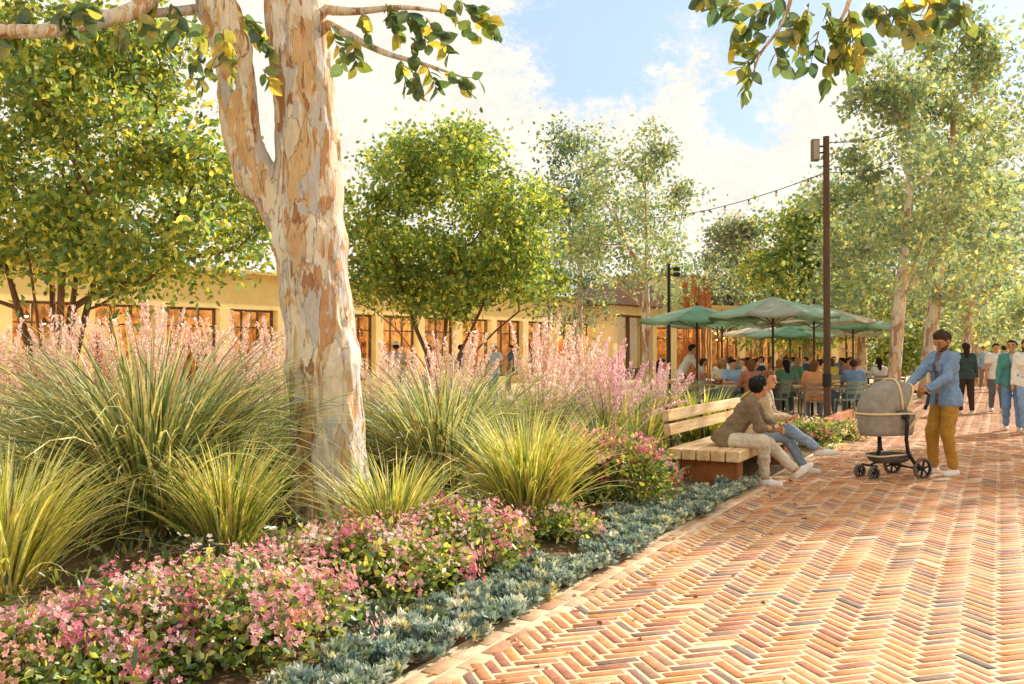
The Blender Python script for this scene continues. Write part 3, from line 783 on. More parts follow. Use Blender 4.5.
PL(582, 12.4, 'pale plume grass behind the two tallest right hand plumes', 73, 34, 1.6)
PL(540, 10.6, 'tallest pink plume grass in the right half of the bed', 47, 40, 1.8, spread=.36)
PL(610, 11.2, 'lilac pink plume grass leaning toward the bench', 48, 44, 1.55, spread=.5, plume_cols=[(226,176,190),(238,196,204),(214,160,178),(246,218,216)])
PL(655, 13.0, 'low lilac plume grass behind the bench end', 49, 26, 1.25, spread=.5, plume_cols=[(226,176,190),(238,196,204),(214,160,178),(246,218,216)])
SG = 'strap leaved plants'
grass_clump(loc=at(636, 11.0, BZ-.02), label='upright strap leaved plant behind the near end of the bench', L=1.0, n=150, r0=.2, tilt=.5, droop=.5, width=.035, cols=LIME, seed=51, name='strap_plant', group=SG, cat='plant', variegate=False)
grass_clump(loc=at(703, 13.2, BZ-.02), label='broad yellow green strap leaved plant above the bench back', L=1.05, n=220, r0=.25, tilt=.6, droop=.7, width=.045, cols=LIME, seed=52, name='strap_plant', group=SG, cat='plant', variegate=False)
grass_clump(loc=at(620, 13.5, BZ-.02), label='low strap leaved plant among the lilac plumes', L=.8, n=150, r0=.25, tilt=.6, droop=.7, width=.035, cols=OLIVE, seed=53, name='strap_plant', group=SG, cat='plant', variegate=False)
shrub('pink shrub filling the lower left corner of the picture', at(48, 4.0, .02), (.74, .52, .33), 61, 6800, .042, 130)
shrub('wide pink shrub between the corner shrub and the trunk foot', at(222, 4.40, .02), (.66, .58, .50), 62, 8400, .042, 165)
shrub('pink shrub in front of the trunk foot', at(366, 5.2, .02), (.58, .52, .52), 63, 5800, .042, 120)
shrub('pink shrub just right of the trunk foot behind the blue groundcover', at(446, 5.9, .02), (.54, .46, .50), 64, 5200, .042, 105)
shrub('deep pink shrub against the near end of the bench', at(606, 8.45, .02), (.66, .54, .76), 65, 7500, .046, 170, fcols=[(222,118,142),(236,150,166),(200,92,122),(244,190,196)])
shrub('small leafy shrub without many flowers beside the bright grass fountain', at(548, 6.95, .02), (.40, .34, .32), 66, 2600, .045, 50)
shrub('small pink shrub behind the far end of the bench by the timber post', at(815, 13.9, .02), (.55, .45, .50), 67, 2200, .05, 45)
shrub('low green shrub at the foot of the timber post', at(846, 15.2, .02), (.45, .4, .36), 68, 1500, .05, 30)
shrub('low green shrub against the terrace edge behind the bench', at(742, 15.2, .02), (.7, .5, .62), 69, 2600, .055, 50)

# blue green rosettes along the path edge
def rosettes(name, pts, seed, size):
    r = np.random.default_rng(seed); n = len(pts); k = 16
    P = np.repeat(pts, k, 0)+r.normal(0, .006, (n*k, 3)); az = r.random(n*k)*2*PI; el = r.random(n*k)*1.1+.15
    D = np.stack([np.cos(az)*np.cos(el), np.sin(az)*np.cos(el), np.sin(el)], 1)
    c = palette([(144,160,154),(174,188,174),(114,138,134),(206,210,192),(132,150,116),(216,206,150),(236,230,210)], n, r, .1, [3,2.6,2.4,1.6,1.4,1.0,.8]); c = np.repeat(c, k, 0)*(1+r.normal(0, .12, (n*k, 1)))
    V, Fq, cc = leaf_mesh(P, D, size*(.6+.7*r.random(n*k)), .42, np.clip(c, 0.01, 1), r)
    o = mesh_np(name, V, [Fq], leafmat('succulent', .28, .05, (1, 1, .85), 1.25), None, cc); o['kind'] = 'stuff'; return o
r5 = np.random.default_rng(5); n = 5600; ss = r5.random(n)**1.0*9.4+0.6
wv = 0.27+0.10*np.sin(ss*1.9)+0.07*np.sin(ss*5.1+1)
tt = 2.36+(r5.random(n))*0.0+r5.random(n)*(wv*1.7)-0.03*np.sin(ss*3.3)
pts = DS*ss[:, None]+DN*tt[:, None]; lump = noise3(np.stack([ss*9, tt*9, ss*0], 1)); kp = lump > -.30; ss, tt, lump = ss[kp], tt[kp], lump[kp]; pts = DS*ss[:, None]+DN*tt[:, None]; pts = np.concatenate([pts, (0.035+0.045*r5.random(len(ss))+0.05*lump+0.03*np.clip(tt-2.4, 0, 1)).clip(.012, 1)[:, None]], 1)
rosettes('blue_groundcover', pts, 6, .052)
# leafy undergrowth filling the gaps between the clumps
n = 34000; ss = r5.random(n)*17-1.5; tt = 2.95+r5.random(n)*8.05
pts = np.concatenate([DS*ss[:, None]+DN*tt[:, None], (BZ+0.02+0.16*r5.random(n)**2)[:, None]], 1)
V, Fq, cc = leaf_mesh(pts, r5.normal(size=(n, 3))+np.array([0, 0, .8]), .085*(.5+.8*r5.random(n)), .34, palette([(92,112,66),(118,134,76),(146,152,88),(74,96,62),(176,164,104)], n, r5, .12), r5)
struct(mesh_np('undergrowth', V, [Fq], leafmat('shrub_leaf', 0.4, 0.08, boost=1.5, rough=0.4), None, cc), 'stuff')

# dry leaves blown against the planting edge and onto the bricks
n = 260; ss = r5.random(n)*15+1; tt = 2.3-np.abs(r5.normal(0, .55, n)); pts = np.concatenate([DS*ss[:, None]+DN*tt[:, None], np.full((n, 1), .022)], 1)
dl = r5.normal(size=(n, 3)); dl[:, 2] *= .12
V, Fq, cc = leaf_mesh(pts, dl, .05*(.5+.7*r5.random(n)), .5, palette([(196,150,92),(168,116,70),(206,176,104),(148,100,66)], n, r5, .1), r5)
struct(mesh_np('fallen_leaves', V, [Fq], leafmat('dry_leaf', .2, .03, (1, .9, .7), 1.0), None, cc), 'stuff')
# ================================================================ trees
def barkmat(name, cols, scale=2.2, str_=(1, 1, .28), bump=.9, dark=(112, 78, 58)):
    """smooth gum bark peeling in elongated plates"""
    m, nt, out = nodes_of(name); Lk = nt.links
    tc = N(nt, 'ShaderNodeTexCoord'); mp = N(nt, 'ShaderNodeMapping'); mp.inputs['Scale'].default_value = str_; Lk.new(tc.outputs['Object'], mp.inputs['Vector'])
    nd = N(nt, 'ShaderNodeTexNoise', Scale=scale*2.2, Detail=4.0); Lk.new(mp.outputs[0], nd.inputs['Vector'])
    ad = N(nt, 'ShaderNodeMixRGB', blend_type='ADD', Fac=0.34); Lk.new(mp.outputs[0], ad.inputs[1]); Lk.new(nd.outputs['Color'], ad.inputs[2])
    vo = N(nt, 'ShaderNodeTexVoronoi', Scale=scale*2.6); Lk.new(ad.outputs[0], vo.inputs['Vector'])
    sx = N(nt, 'ShaderNodeSeparateColor'); Lk.new(vo.outputs['Color'], sx.inputs[0])
    k = len(cols); r1 = ramp(nt, [(i/k, lin(c)) for i, c in enumerate(cols)], 'CONSTANT'); Lk.new(sx.outputs[0], r1.inputs[0])
    # smaller flecks
    vo2 = N(nt, 'ShaderNodeTexVoronoi', Scale=scale*7.5); Lk.new(ad.outputs[0], vo2.inputs['Vector'])
    sx2 = N(nt, 'ShaderNodeSeparateColor'); Lk.new(vo2.outputs['Color'], sx2.inputs[0])
    r2 = ramp(nt, [(0, (0, 0, 0)), (.58, (0, 0, 0)), (.60, (1, 1, 1))], 'CONSTANT'); Lk.new(sx2.outputs[1], r2.inputs[0])
    r3 = ramp(nt, [(i/k, lin(c)) for i, c in enumerate(cols[::-1])], 'CONSTANT'); Lk.new(sx2.outputs[2], r3.inputs[0])
    mx = N(nt, 'ShaderNodeMixRGB'); Lk.new(r2.outputs[0], mx.inputs[0]); Lk.new(r1.outputs[0], mx.inputs[1]); Lk.new(r3.outputs[0], mx.inputs[2])
    # plate edges
    ve = N(nt, 'ShaderNodeTexVoronoi', Scale=scale*2.6); ve.feature = 'DISTANCE_TO_EDGE'; Lk.new(ad.outputs[0], ve.inputs['Vector'])
    re = ramp(nt, [(0, (0.0,)*3), (.035, (1,)*3)]); Lk.new(ve.outputs['Distance'], re.inputs[0])
    me = N(nt, 'ShaderNodeMixRGB'); me.inputs[1].default_value = (*lin(dark), 1); Lk.new(re.outputs[0], me.inputs[0]); 
    fine = N(nt, 'ShaderNodeTexNoise', Scale=scale*14, Detail=6.0, Roughness=.7); Lk.new(mp.outputs[0], fine.inputs['Vector'])
    rf = ramp(nt, [(.3, (.8, .78, .76)), (.7, (1.1, 1.1, 1.1))]); Lk.new(fine.outputs['Fac'], rf.inputs[0])
    mf = N(nt, 'ShaderNodeMixRGB', blend_type='MULTIPLY', Fac=1.0); Lk.new(mx.outputs[0], mf.inputs[1]); Lk.new(rf.outputs[0], mf.inputs[2]); 
    em = N(nt, 'ShaderNodeMixRGB', Fac=.62); Lk.new(mf.outputs[0], me.inputs[2]); Lk.new(mf.outputs[0], em.inputs[1]); Lk.new(me.outputs[0], em.inputs[2])
    b = N(nt, 'ShaderNodeBsdfPrincipled', Roughness=.75); b.inputs['Specular IOR Level'].default_value = .3; Lk.new(em.outputs[0], b.inputs['Base Color'])
    hm = N(nt, 'ShaderNodeMath', operation='MULTIPLY_ADD'); Lk.new(sx.outputs[1], hm.inputs[0]); hm.inputs[1].default_value = .7; Lk.new(fine.outputs['Fac'], hm.inputs[2])
    bp = N(nt, 'ShaderNodeBump', Strength=bump, Distance=.02); Lk.new(hm.outputs[0], bp.inputs['Height']); Lk.new(bp.outputs[0], b.inputs['Normal'])
    Lk.new(b.outputs[0], out.inputs[0]); MATS[name] = m; return m
gum = barkmat('gum_bark', [(236,222,200),(228,208,182),(220,188,150),(208,158,112),(240,230,214),(232,214,190),(206,198,194),(226,188,140),(176,128,92),(218,178,132),(238,222,196),(212,204,198)], scale=2.7, str_=(1, 1, .22))
gum_far = barkmat('far_gum_bark', [(232,214,190),(214,184,150),(198,150,114),(236,222,202),(180,136,108),(206,192,178)], scale=1.6)
brownbark = mat('brown_bark', (128, 92, 68), (92, 66, 52), rough=.9, scale=9, stretch=(1, 1, .25), bump=.5, bscale=30)
greybark = mat('grey_bark', (176, 150, 124), (136, 108, 86), rough=.9, scale=7, stretch=(1, 1, .3), bump=.4, bscale=30)

# ---- the big pale gum in the bed
GUMY = 7.6
def gp(px, py, Y=GUMY): return v3((px-512)/F*Y, Y, zat(py, Y))
base = at(330, GUMY, 0); T0 = thing('gum_tree', 'big gum tree with peeling cream and orange bark, forked trunk, nearest the camera', 'tree', base)
def loc0(p): return p-np.array(base)
pr = []
def limb(pts, rads, k=.1):
    for a, b, ra, rb in zip(pts[:-1], pts[1:], rads[:-1], rads[1:]): pr.append((loc0(a), loc0(b), ra, rb, k))
main = [gp(333, 545), gp(332, 500), gp(328, 430), gp(323, 360), gp(317, 300), gp(311, 240), gp(309, 190), gp(308, 140), gp(303, 90), gp(297, 20), gp(290, -60), gp(270, -150)]
limb(main, [.40, .325, .30, .295, .29, .30, .275, .255, .245, .265, .28, .24], .05)
left = [gp(308, 245), gp(281, 212), gp(256, 178, 7.55), gp(242, 135, 7.45), gp(235, 90, 7.4), gp(231, 45, 7.3), gp(217, 8, 7.25), gp(205, -35, 7.3), gp(160, -110, 7.2)]
limb(left, [.17, .17, .16, .145, .145, .15, .16, .14, .10], .035)
for a in range(5):
    an = a*1.3+.4; pr.append((loc0(gp(333, 515)), loc0(gp(333, 560))+v3(math.cos(an)*.50, math.sin(an)*.50, -.05), .18, .07, .14))
def trunk_noise(Gd):
    q = Gd*np.array([1, 1, .35]); return fbm(q, 9, .012, 2.0)+fbm(q, 24, .005, 5.0)+.008*np.tanh(9*(noise3(q+7.0, 13)+.5*noise3(q, 31)))
sdf_mesh('trunk', pr, .017, gum, T0, noise=trunk_noise)
# high boughs above the picture and boughs that droop into it
ro = np.random.default_rng(91)
def bough(name, pts, rads, parent=T0, m=gum):
    mb = MB(); P = [Vector(loc0(v3(*p))) for p in pts]
    Q = []; RR = []
    for i in range(len(P)-1):
        p0 = P[max(i-1, 0)]; p1 = P[i]; p2 = P[i+1]; p3 = P[min(i+2, len(P)-1)]
        for k in range(5):
            t = k/5; Q.append(0.5*((2*p1)+(p2-p0)*t+(2*p0-5*p1+4*p2-p3)*t*t+(-p0+3*p1-3*p2+p3)*t**3)); RR.append(rads[i]+(rads[i+1]-rads[i])*t)
    Q.append(P[-1]); RR.append(rads[-1]); mb.tube(Q, RR, n=10, cap=True); return mb.build(name, m, parent, smooth=True), Q
SPR = []
def sprig(p, d, n, ln, lf=.085):
    """a leafy twig: stem plus alternate leaves"""
    SPR.append((np.array(p), unit(np.array(d)), n, ln, lf))
def hw(px, py, Y): return tuple(gp(px, py, Y))
bough('bough', [hw(196, 8, 7.35), hw(150, 12, 7.0), hw(105, 12, 6.7), hw(60, 14, 6.5)], [.045, .035, .028, .02])
bough('bough', [hw(185, -20, 7.35), hw(155, -10, 7.0), hw(135, 8, 6.7), hw(95, 20, 6.4), hw(40, 30, 6.1), hw(-30, 28, 5.9)], [.09, .075, .066, .058, .05, .045])
bough('bough', [hw(320, 20, 7.6), hw(352, 36, 7.3), hw(385, 52, 7.0), hw(420, 62, 6.8), hw(462, 76, 6.6)], [.05, .034, .024, .016, .006])
bough('bough', [hw(318, 8, 7.6), hw(355, 10, 7.3), hw(400, 6, 7.0), hw(440, 10, 6.8)], [.05, .03, .02, .008])
bough('bough', [hw(290, -40, 7.6), hw(360, -120, 7.3), hw(520, -160, 6.6), hw(700, -120, 5.8), hw(800, -60, 5.3), hw(850, -18, 5.0), hw(842, 20, 4.9)], [.16, .12, .09, .06, .035, .018, .007])
bough('bough', [hw(700, -120, 5.8), hw(740, -60, 5.4), hw(790, -22, 5.1), hw(784, 20, 5.0), hw(760, 55, 4.95), hw(752, 85, 4.9)], [.03, .022, .014, .010, .007, .004])
bough('bough', [hw(800, -60, 5.3), hw(880, -50, 5.0), hw(930, -20, 4.9), hw(975, 0, 4.8)], [.02, .014, .009, .004])
bough('bough', [hw(150, -110, 7.2), hw(60, -150, 6.4), hw(-60, -120, 5.8)], [.09, .07, .05])
bough('bough', [hw(270, -150, 7.6), hw(220, -300, 7.9), hw(260, -480, 8.1)], [.2, .13, .06])
bough('bough', [hw(270, -150, 7.6), hw(380, -280, 8.3), hw(470, -400, 8.8)], [.15, .10, .05])
# visible leaf sprays (px, py, Y, direction right/down, leaves, length)
for px, py, Y, dx, dz, nn, ln in [
    (20, 6, 6.1, -.2, -.6, 12, .22), (52, 4, 6.1, .3, -.5, 12, .22), (85, 2, 6.2, .2, -.5, 8, .18), (118, 20, 6.5, .1, -1, 9, .2), (135, 14, 6.6, .5, -.7, 5, .15), (170, 2, 6.9, .3, -.8, 5, .15),
    (5, 22, 6.0, -.3, -.8, 8, .2), (195, 60, 6.9, -.2, -.8, 4, .14), (222, 28, 6.6, .1, -1, 9, .25), (240, 12, 6.6, .6, -.7, 10, .25), (205, 20, 6.6, -.3, -1, 9, .28), (178, 14, 6.6, -.5, -.8, 9, .22), (255, 30, 6.5, .5, -.6, 8, .2), (262, 68, 6.9, .4, -.9, 4, .12), (216, 55, 6.6, -.4, -.9, 6, .25),
    (232, 48, 6.5, -.1, -1, 6, .2), (150, -4, 6.8, -.2, -1, 8, .2),
    (330, 22, 7.2, .2, -.9, 6, .2), (352, 34, 7.1, .1, -1, 7, .24), (360, 12, 7.0, .3, -.9, 8, .22), (385, 2, 7.0, .4, -.9, 12, .26), (405, 8, 6.9, .6, -.8, 12, .3), (425, 16, 6.8, .6, -.8, 11, .3), (440, 2, 6.8, .8, -.6, 12, .32), (455, -2, 6.7, 1, -.4, 10, .3),
    (400, 58, 6.9, .2, -.8, 7, .2), (425, 62, 6.8, .4, -.8, 9, .22), (445, 70, 6.6, .8, -.5, 8, .2), (462, 76, 6.6, 1, -.1, 3, .14), (415, 36, 6.8, -.1, -1, 7, .2), (345, 44, 7.1, -.3, -.9, 4, .16), (465, 8, 6.7, .9, -.5, 9, .28), (412, 70, 6.7, .2, -.9, 6, .15),
    (784, -6, 5.0, -.9, -.45, 9, .3), (778, 8, 5.0, -1, -.5, 11, .26), (770, 35, 5.0, -1, -.3, 9, .2), (762, 50, 4.95, -.8, -.6, 9, .17), (752, 70, 4.9, -.3, -1, 7, .12), (775, 45, 4.95, .4, -.9, 4, .12), (790, 6, 5.0, .2, -1, 9, .2), (745, 2, 5.0, -1, .1, 8, .16),
    (810, 2, 4.95, -.2, -1, 14, .28), (828, 2, 4.95, .1, -1, 16, .34), (842, 16, 4.9, -.1, -1, 14, .32), (850, 8, 4.9, .3, -1, 14, .3), (868, 2, 4.9, .3, -.9, 12, .24), (835, 45, 4.85, -.1, -1, 9, .2), (885, 4, 4.9, .6, -1, 13, .24), (905, -4, 4.9, .4, -.9, 12, .2), (925, -8, 4.9, .5, -.6, 12, .2), (950, -8, 4.85, .7, -.4, 9, .2), (965, 0, 4.85, .4, -.8, 6, .14), (800, 16, 4.95, -.5, -.8, 8, .18), (862, 30, 4.9, .2, -1, 6, .12), (720, -14, 5.2, -.6, -.5, 10, .25), (820, 30, 4.9, -.3, -1, 7, .2)]:
    sprig(hw(px, py, Y), (dx, ro.normal(0, .35), dz), nn, ln, (.125 if Y > 6 else .098))
PP = []; DD = []; SZ = []
for p, d, nn, ln, lf in SPR:
    q = loc0(p); side = unit(np.cross(d, ro.normal(size=3))); pts = [q+d*ln*u+np.array([0, 0, -.12*ln*u*u]) for u in np.linspace(0, 1, 5)]
    MB().tube(pts, [.004, .0035, .003, .002, .0015], n=5, cap=False).build('twig', mat('twig', (186, 128, 88), (140, 96, 68)), T0)
    nn = int(nn*1.3)
    for k in range(nn):
        u = (k+.6)/nn; pt = q+d*ln*u+np.array([0, 0, -.12*ln*u*u]); sg = 1 if k % 2 else -1
        PP.append(pt); DD.append(d*.7+side*sg*.8+ro.normal(size=3)*.3+np.array([0, 0, -.3])); SZ.append(lf*(.75+.5*ro.random()))
PP = np.array(PP); DD = np.array(DD); SZ = np.array(SZ)
n = len(PP); cl = palette([(84,104,62),(122,134,66),(66,92,74),(164,158,76),(190,170,80),(96,116,84)], n, ro, .1, [3,2.5,2,1.6,1,1.5])
# high crown, out of frame, that shades the bed like the real one
V1, F1, c1 = big_leaf_mesh(PP, DD, SZ, .66, cl, ro)
mesh_np('leaves', V1, [F1], leafmat('gum_leaf', .5, .06, (1, .97, .55), boost=1.9, rough=.4), T0, c1)
Cc = crown_points(70, [((-.2, .2, 8.2), (2.6, 2.4, 1.8), 1)], ro); nl = 9000; kk = ro.integers(0, 70, nl)
P = Cc[kk]+ro.normal(size=(nl, 3))*.3; V1, F1, c1 = leaf_mesh(P, ro.normal(size=(nl, 3))+np.array([0, 0, -.6]), .09*(.7+.6*ro.random(nl)), .55, palette([(84,104,62),(122,134,66),(66,92,74)], nl, ro, .1), ro)
mesh_np('crown', V1, [F1], MATS['gum_leaf'], T0, c1)

# ---- background trees
GREEN = [(126,148,80),(154,162,78),(108,134,80),(186,180,84),(214,200,98),(98,126,88)]
TL = at(55, 17.5)
def fan(n, hgt, spread, r, b=.18):
    S_ = []
    for i in range(n):
        a = 2*PI*i/n+r.random(); t = spread*(.35+.65*r.random())
        S_.append([(math.cos(a)*b*.5, math.sin(a)*b*.5, 0)]+[(math.cos(a)*(b+t*u**1.3), math.sin(a)*(b+t*u**1.3), hgt*u) for u in (.2, .4, .6, .8, 1.0)])
    return S_
TG = 'spreading multi stemmed trees'
r1 = np.random.default_rng(101)
tree('multi_stem_tree', 'large dense dark green tree at the far left with many brown stems', TL, fan(7, 3.9, 1.5, r1), [((0, 0, 5.6), (3.4, 2.8, 2.5), 3), ((2.1, -.2, 4.1), (2.3, 2.2, 1.4), 1.3), ((-2.6, 0, 4.2), (2.3, 2, 1.6), 1.1), ((.6, 0, 7.2), (2.4, 2.0, 1.3), 1)],
     270, 36000, .138, GREEN, [3,3,2.6,2,1.3,1.8], brownbark, .065, clump=.29, seed=102, group=TG)
tree('multi_stem_tree', 'rounded bright green tree with forked brown stems right of the big trunk', at(442, 24.5), [[(-.1, 0, 0), (-.15, 0, .6), (-.35, 0, 1.3), (-.7, .1, 2.1), (-1.0, .1, 3.0)], [(.12, 0, 0), (.2, 0, .7), (.5, 0, 1.5), (.95, -.1, 2.4), (1.3, 0, 3.2)], [(0, .1, 0), (.02, .1, 1.2), (.1, .15, 2.4), (.05, .1, 3.8)], [(-.1, -.1, 0), (-.5, -.2, 1.2), (-1.2, -.3, 2.1), (-1.8, -.2, 2.6)], [(.1, -.1, 0), (.7, -.2, 1.3), (1.5, -.3, 2.1), (2.1, -.2, 2.6)]],
     [((.12, 0, 5.0), (3.0, 2.6, 2.5), 4), ((-1.1, 0, 3.7), (1.8, 1.8, 1.1), .9), ((1.7, 0, 3.7), (1.8, 1.8, 1.1), .9), ((-.2, 0, 6.7), (1.6, 1.5, 1.2), .9)],
     210, 29000, .142, GREEN[:3]+[(192,194,82),(218,210,98),(110,138,84)], [3.4,3,2.4,1.8,1,1.8], brownbark, .055, clump=.27, seed=103, group=TG)
AIRY = [(152,168,126),(172,180,126),(134,156,136),(204,200,130),(126,148,138),(184,188,146)]
AG = 'airy gum trees'
def airy(name, label, px, Y, top, cw, seed, ncl, nlf, base_r, lf=.14, cols=AIRY, w=[3,2.4,2.4,1.6,2,1.5], low=.3, clump=.3, lean=0, group=AG, bark=None, split=.35):
    r = np.random.default_rng(seed); Hh = top
    st_ = [[(0, 0, 0), (lean*.2, 0, Hh*.15), (lean*.45, .05, Hh*.3), (lean*.7, 0, Hh*.45), (lean*.9, -.05, Hh*.6), (lean, 0, Hh*.75), (lean*1.05, 0, Hh*.9)]]
    st_.append([None, 2, (lean*.45+cw*.12, .1, Hh*.42), (lean*.5+cw*.22, .15, Hh*.56), (lean*.5+cw*.27, .15, Hh*.7)]); st_.append([None, 3, (lean*.7-cw*.14, -.1, Hh*.56), (lean*.7-cw*.22, -.1, Hh*.68)])
    E = []; k = 7
    for i in range(k):
        u = i/(k-1); zz = Hh*(low+(1-low)*u); wr = cw*(.50+.12*math.sin(PI*u)-.28*u**2)
        a = r.random()*6.28; E.append(((lean*(zz/Hh)+math.cos(a)*wr*.35, math.sin(a)*wr*.3, zz-.1*Hh*(u > .9)), (wr*.85, wr*.8, Hh*.10), 1.2-.4*u))
    # a prev index must be a number, so stems with None start from wood already there
    return tree(name, label, at(px, Y), st_, E, ncl, nlf, lf, cols, w, bark or gum_far, base_r, clump=clump, seed=seed, aspect=.66, group=group, lm=leafmat('gum_crown_leaf', .42, .03, (1.0, .96, .6), 1.45))
airy('gum_tree', 'slim airy gum tree with pale trunk, just left of the black lamp post', 646, 31, 9.3, 4.9, 201, 66, 7500, .15, low=.42, clump=.34)
airy('gum_tree', 'bluish airy gum tree half behind the rounded green tree', 580, 34, 10.4, 3.9, 202, 66, 7500, .13, cols=[(112,136,116),(100,124,122),(144,156,100),(190,184,98),(90,114,110)], w=[3,3,2,1.2,2], low=.34, clump=.36)
airy('gum_tree', 'sparse gum tree on the right side of the path outside the picture', 1162, 17.4, 9.0, 4.0, 230, 80, 9500, .16, lf=.13, low=.5, clump=.34, group=AG)
airy('grey_tree', 'greyish distant tree behind the terrace umbrellas', 737, 58, 10.2, 5.4, 203, 70, 7000, .2, lf=.26, cols=[(150,156,130),(130,140,122),(168,168,128),(112,124,112),(184,166,124)], w=[3,3,2,2,1], low=.3, clump=.5, group='distant trees', bark=greybark)
airy('green_tree', 'full green tree behind the right umbrellas, left of the timber post', 806, 46, 9.0, 6.6, 204, 110, 15000, .2, lf=.25, cols=GREEN, w=[3,3,2,2,1.2,1.6], low=.3, clump=.5, group='distant trees', bark=greybark)
airy('gum_tree', 'tall airy gum tree with the thickest pale trunk left of the bearded person', 892, 24.5, 9.6, 4.2, 205, 58, 6200, .17, lf=.16, low=.40, clump=.27, lean=.5)
airy('gum_tree', 'tallest airy gum tree, its trunk directly behind the bearded person', 924, 29, 12.4, 4.6, 206, 74, 8000, .21, lf=.18, low=.36, clump=.30, lean=1.0)
airy('gum_tree', 'gum tree with a slim pale trunk just right of the bearded person', 962, 33, 10.6, 5.0, 207, 60, 5800, .17, lf=.19, low=.32, clump=.33, lean=.8)
airy('gum_tree', 'farther gum tree beyond the walkers at the right', 978, 46, 10.5, 6.5, 208, 70, 6500, .22, lf=.25, low=.26, clump=.5)
airy('gum_tree', 'small far gum tree at the end of the path row', 975, 66, 9.5, 7.5, 209, 90, 9500, .24, lf=.26, low=.28, clump=.6)
airy('gum_tree', 'leafy gum tree over the back of the cafe terrace', 862, 37, 8.8, 5.4, 210, 70, 6500, .16, lf=.2, low=.34, clump=.42)
airy('green_tree', 'low distant tree behind the metal sculpture', 655, 66, 7.6, 6.4, 212, 80, 10000, .3, lf=.25, cols=GREEN, w=[3,3,2,2,1.2,1.6], low=.3, clump=.6, group='distant trees', bark=greybark)
airy('green_tree', 'low bushy tree seen between the two pale trunks by the terrace', 892, 62, 6.0, 7.5, 240, 90, 8000, .2, lf=.27, cols=GREEN, w=[3,3,2,2,1.2,1.6], low=.12, clump=.6, group='distant trees', bark=greybark)
airy('green_tree', 'low bushy tree behind the bearded person and the walkers', 940, 74, 6.5, 9.0, 241, 90, 8000, .2, lf=.3, cols=GREEN, w=[3,3,2,2,1.2,1.6], low=.12, clump=.7, group='distant trees', bark=greybark)
airy('gum_tree', 'distant tree at the vanishing point of the brick path', 990, 110, 8.6, 9, 213, 100, 11000, .5, lf=.36, low=.2, clump=.9, group='distant trees')

# ================================================================ shop building behind the bed
ochre = mat('ochre_render', (240, 216, 156), (226, 194, 126), rough=.9, scale=1.6, bump=.15, bscale=25)
cream = mat('cream_render', (242, 222, 172), (226, 198, 142), rough=.9, scale=1.6, bump=.15, bscale=25)
frame_m = mat('bronze_frame', (110, 84, 62), (82, 62, 48), rough=.5, scale=12)
amber = mat('amber_wall', (206, 164, 108), (122, 90, 62), rough=.85, scale=2.6, contrast=.12)
woodin = mat('shop_wood', (170, 108, 52), (116, 74, 40), rough=.7, scale=5)
roofm = mat('roof_membrane', (176, 160, 130), (150, 134, 108), rough=.9, scale=2)
gm, gnt, gout = nodes_of('window_glass'); tr = N(gnt, 'ShaderNodeBsdfTransparent'); tr.inputs[0].default_value = (.93, .92, .88, 1)
gl = N(gnt, 'ShaderNodeBsdfGlossy', Roughness=.03); lw = N(gnt, 'ShaderNodeLayerWeight', Blend=.5); fr = N(gnt, 'ShaderNodeMath', operation='POWER'); fr.inputs[1].default_value = 3.2; gnt.links.new(lw.outputs['Facing'], fr.inputs[0]); ms = N(gnt, 'ShaderNodeMixShader')
gnt.links.new(fr.outputs[0], ms.inputs[0]); gnt.links.new(tr.outputs[0], ms.inputs[1]); gnt.links.new(gl.outputs[0], ms.inputs[2]); gnt.links.new(ms.outputs[0], gout.inputs[0])
em_m, ent, eout = nodes_of('lamp_glow'); e = N(ent, 'ShaderNodeEmission', Strength=9.0); e.inputs[0].default_value = (1.0, .68, .30, 1); ent.links.new(e.outputs[0], eout.inputs[0])

